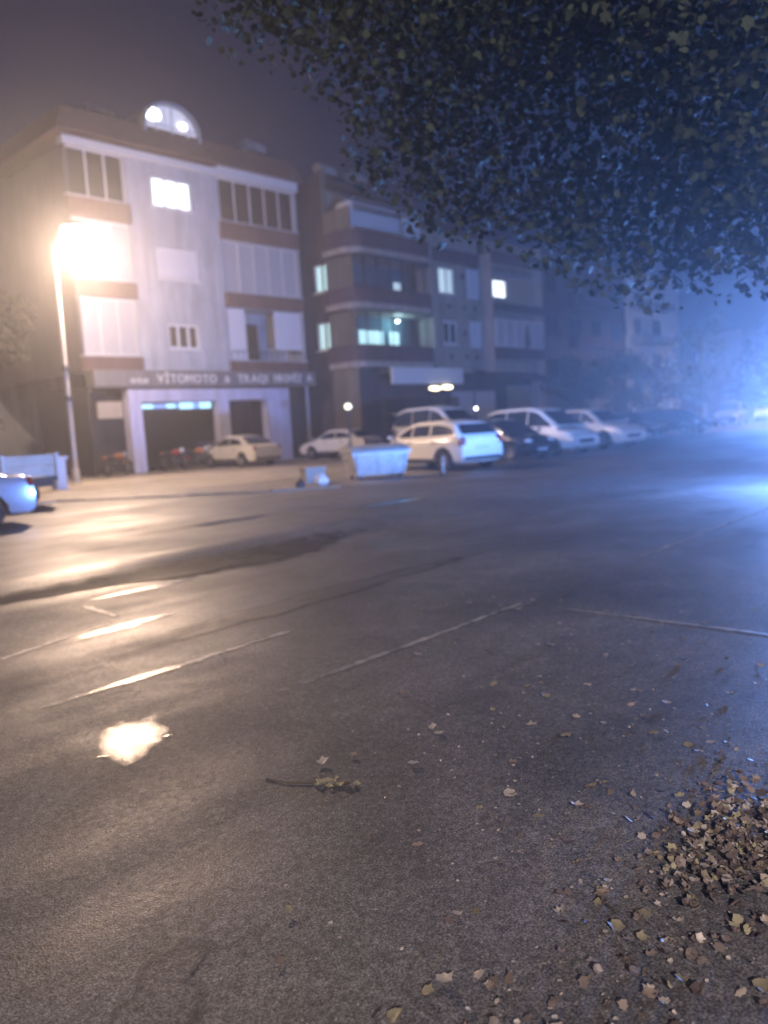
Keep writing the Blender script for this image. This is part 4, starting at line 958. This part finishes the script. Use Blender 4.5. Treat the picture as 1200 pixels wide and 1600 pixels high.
for s in (-.3,.3): MB().lathe([(.001,-.03),(.09,-.03),(.09,.03),(.001,.03)],10,'x',(s,.34,.09)).build('wheel', RUBBER, BI)
RP = thing('warning_post', 'small dark post with a glowing red lamp between the two sedans', 'post', (26.0,33.2,FZ))
MB().lathe([(.001,0),(.05,0),(.04,.85),(.001,.86)],10).build('post', DMETAL, RP); MB().ball((0,-.02,.98),.13,.1,.13).build('lamp', REDL, RP, True)
def globe_lamp(loc, h, m, label, s=.17):
    t = thing('globe_lamp', label, 'lamp', loc, 0, 'small globe lamps in front of the cream block')
    MB().lathe([(.001,0),(.09,0),(.05,.06),(.035,h-.16),(.07,h-.13),(.001,h-.12)],10).build('post', DMETAL, t, True); MB().ball((0,0,h),s,s,s*.85).build('globe', m, t, True)
globe_lamp((24.9,25.7,FZ),2.42,GLOBE,'greenish globe lamp above the rear of the pale minivan',.16)
globe_lamp((31.6,27.6,FZ),2.2,BULB,'white globe lamp above the roof of the white minivan',.10)
globe_lamp((37.2,27.9,FZ),2.15,BULB,'white globe lamp above the roof of the end car of the row',.10)

# ------------------------------------------------------------------ fallen leaves
rr = random.Random(5); dm = []
for k in range(8):
    vs, fs = leaf_shape(rr.uniform(.038,.068), rr.uniform(.1,.8), rr); dm.append(MB().add(vs,fs).mesh('fallen_leaf', DEAD[k%4], True, 80))
def drop(x, y, s=1.0):
    o = bpy.data.objects.new('fallen_leaf', rr.choice(dm)); COL.objects.link(o)
    o.location = (x,y,ROAD_Z+.011); o.rotation_euler = (rr.gauss(0,.10),rr.gauss(0,.10),rr.uniform(0,6.28)); k = s*rr.uniform(.55,1.15); o.scale = (k*rr.uniform(.6,1),k,k)
    tag(o,'small dead leaf lying loose on the wet dark asphalt','leaf','dead leaves scattered on the asphalt')
cnt = 0
while cnt < 150:
    dist = rr.uniform(1.45,7.5)**1.0; az = rr.gauss(12,11)
    if az > 27 or az < -22 or (az < 0 and rr.random() < .6): continue
    a = TH - rad(az); x, y = dist*math.cos(a), dist*math.sin(a)
    if math.hypot(x-2.95,y-1.15) < .5: continue
    drop(x,y); cnt += 1
mb = MB()
for _ in range(950):
    if rr.random() < .9: x, y = rr.gauss(2.98,.30), rr.gauss(1.03,.17)
    else: x, y = rr.gauss(2.0,.35), rr.gauss(1.05,.25)
    vs, fs = leaf_shape(rr.uniform(.02,.045), rr.uniform(-.4,1.4), rr); q = Matrix.Rotation(rr.uniform(0,6.28),3,'Z') @ Matrix.Rotation(rr.gauss(0,.4),3,'X') @ Matrix.Rotation(rr.gauss(0,.4),3,'Y')
    hgt = max(0,.025*(1-math.hypot(x-3.05,(y-1.02)*1.6)/.8)); p = Vector((x,y,ROAD_Z+.015+hgt*rr.random()))
    mb.add([p+q@Vector(v) for v in vs],fs)
me = mb.mesh('leaf_litter', DEAD[0])
for d in DEAD[1:]: me.materials.append(d)
pi = 0; ii = []
for i in range(950): ii += [rr.choice((0,2,2,3,1))]*12
if len(me.polygons) == len(ii): me.polygons.foreach_set('material_index', ii)
o = bpy.data.objects.new('leaf_litter', me); COL.objects.link(o); tag(o,'drift of wet dead leaves on the asphalt at the lower right','leaves',None,'stuff')
mb = MB()     # tiny torn leaf scraps, too small to tell apart
for _ in range(700):
    dist = 1.4+7*rr.random()**1.2; a = TH - rad(rr.gauss(13,10)); x, y = dist*math.cos(a), dist*math.sin(a)
    vs, fs = leaf_shape(rr.uniform(.006,.02), rr.uniform(0,1), rr); q = Matrix.Rotation(rr.uniform(0,6.28),3,'Z') @ Matrix.Rotation(rr.gauss(0,.25),3,'X'); p = Vector((x,y,ROAD_Z+.008))
    mb.add([p+q@Vector(v) for v in vs],fs)
o = mb.build('leaf_scraps', DEAD[3]); tag(o,'tiny pale leaf scraps sprinkled over the right foreground','leaves',None,'stuff')
# grit and small stones on the near road
mb = MB()
for _ in range(1500):
    dist = 1.35+4.2*rr.random()**1.6; a = TH - rad(rr.uniform(-27,27)); s = rr.uniform(.002,.0055)
    x, y = dist*math.cos(a), dist*math.sin(a); v = [(rr.uniform(-s,s),rr.uniform(-s,s),0) for _ in range(3)]
    mb.add([(x-s,y-s*.6,ROAD_Z),(x+s,y-s*.8,ROAD_Z),(x+s*.2,y+s,ROAD_Z),(x+v[0][0],y+v[0][1],ROAD_Z+s*.5+.0015)],[(0,1,3),(1,2,3),(2,0,3)])
o = mb.build('gravel', mat('wet_grit', (.22,.21,.20), .3)); tag(o,'loose grit scattered over the near wet road','grit',None,'stuff')
tw = thing('fallen_twig', 'thin fallen twig with a tuft of wilted leaves in the middle foreground', 'twig', (2.28,2.78,ROAD_Z+.001), rad(-60))
MB().tube([(-.22,.03,.004),(-.1,0,.005),(.05,.01,.006),(.14,-.01,.005)],[.004,.004,.004,.003],6).build('stem', BARK, tw)
mb = MB()
for k in range(14):
    vs, fs = leaf_shape(rr.uniform(.03,.05), .6, rr); q = Matrix.Rotation(rr.uniform(0,6.28),3,'Z') @ Matrix.Rotation(rr.gauss(0,.5),3,'X'); p = Vector((rr.gauss(.14,.06),rr.gauss(0,.035),.004+rr.random()*.012)); mb.add([p+q@Vector(v) for v in vs],fs)
mb.build('foliage', DEAD[1], tw)

# ------------------------------------------------------------------ night haze round the whole scene
hz = MB().box(-45,165,-45,100,-1.2,24).build('haze', None); hz['kind'] = 'stuff'; hz['label'] = 'thin night haze hanging over the whole street'
m = bpy.data.materials.new('haze'); m.use_nodes = True; nt = m.node_tree; nt.nodes.remove(nt.nodes['Principled BSDF'])
pv = nt.nodes.new('ShaderNodeVolumePrincipled'); pv.inputs['Color'].default_value = (.92,.93,.96,1); pv.inputs['Density'].default_value = HAZE_DENSITY; pv.inputs['Anisotropy'].default_value = HAZE_G
nt.links.new(pv.outputs[0], nt.nodes['Material Output'].inputs['Volume']); hz.data.materials.append(m)
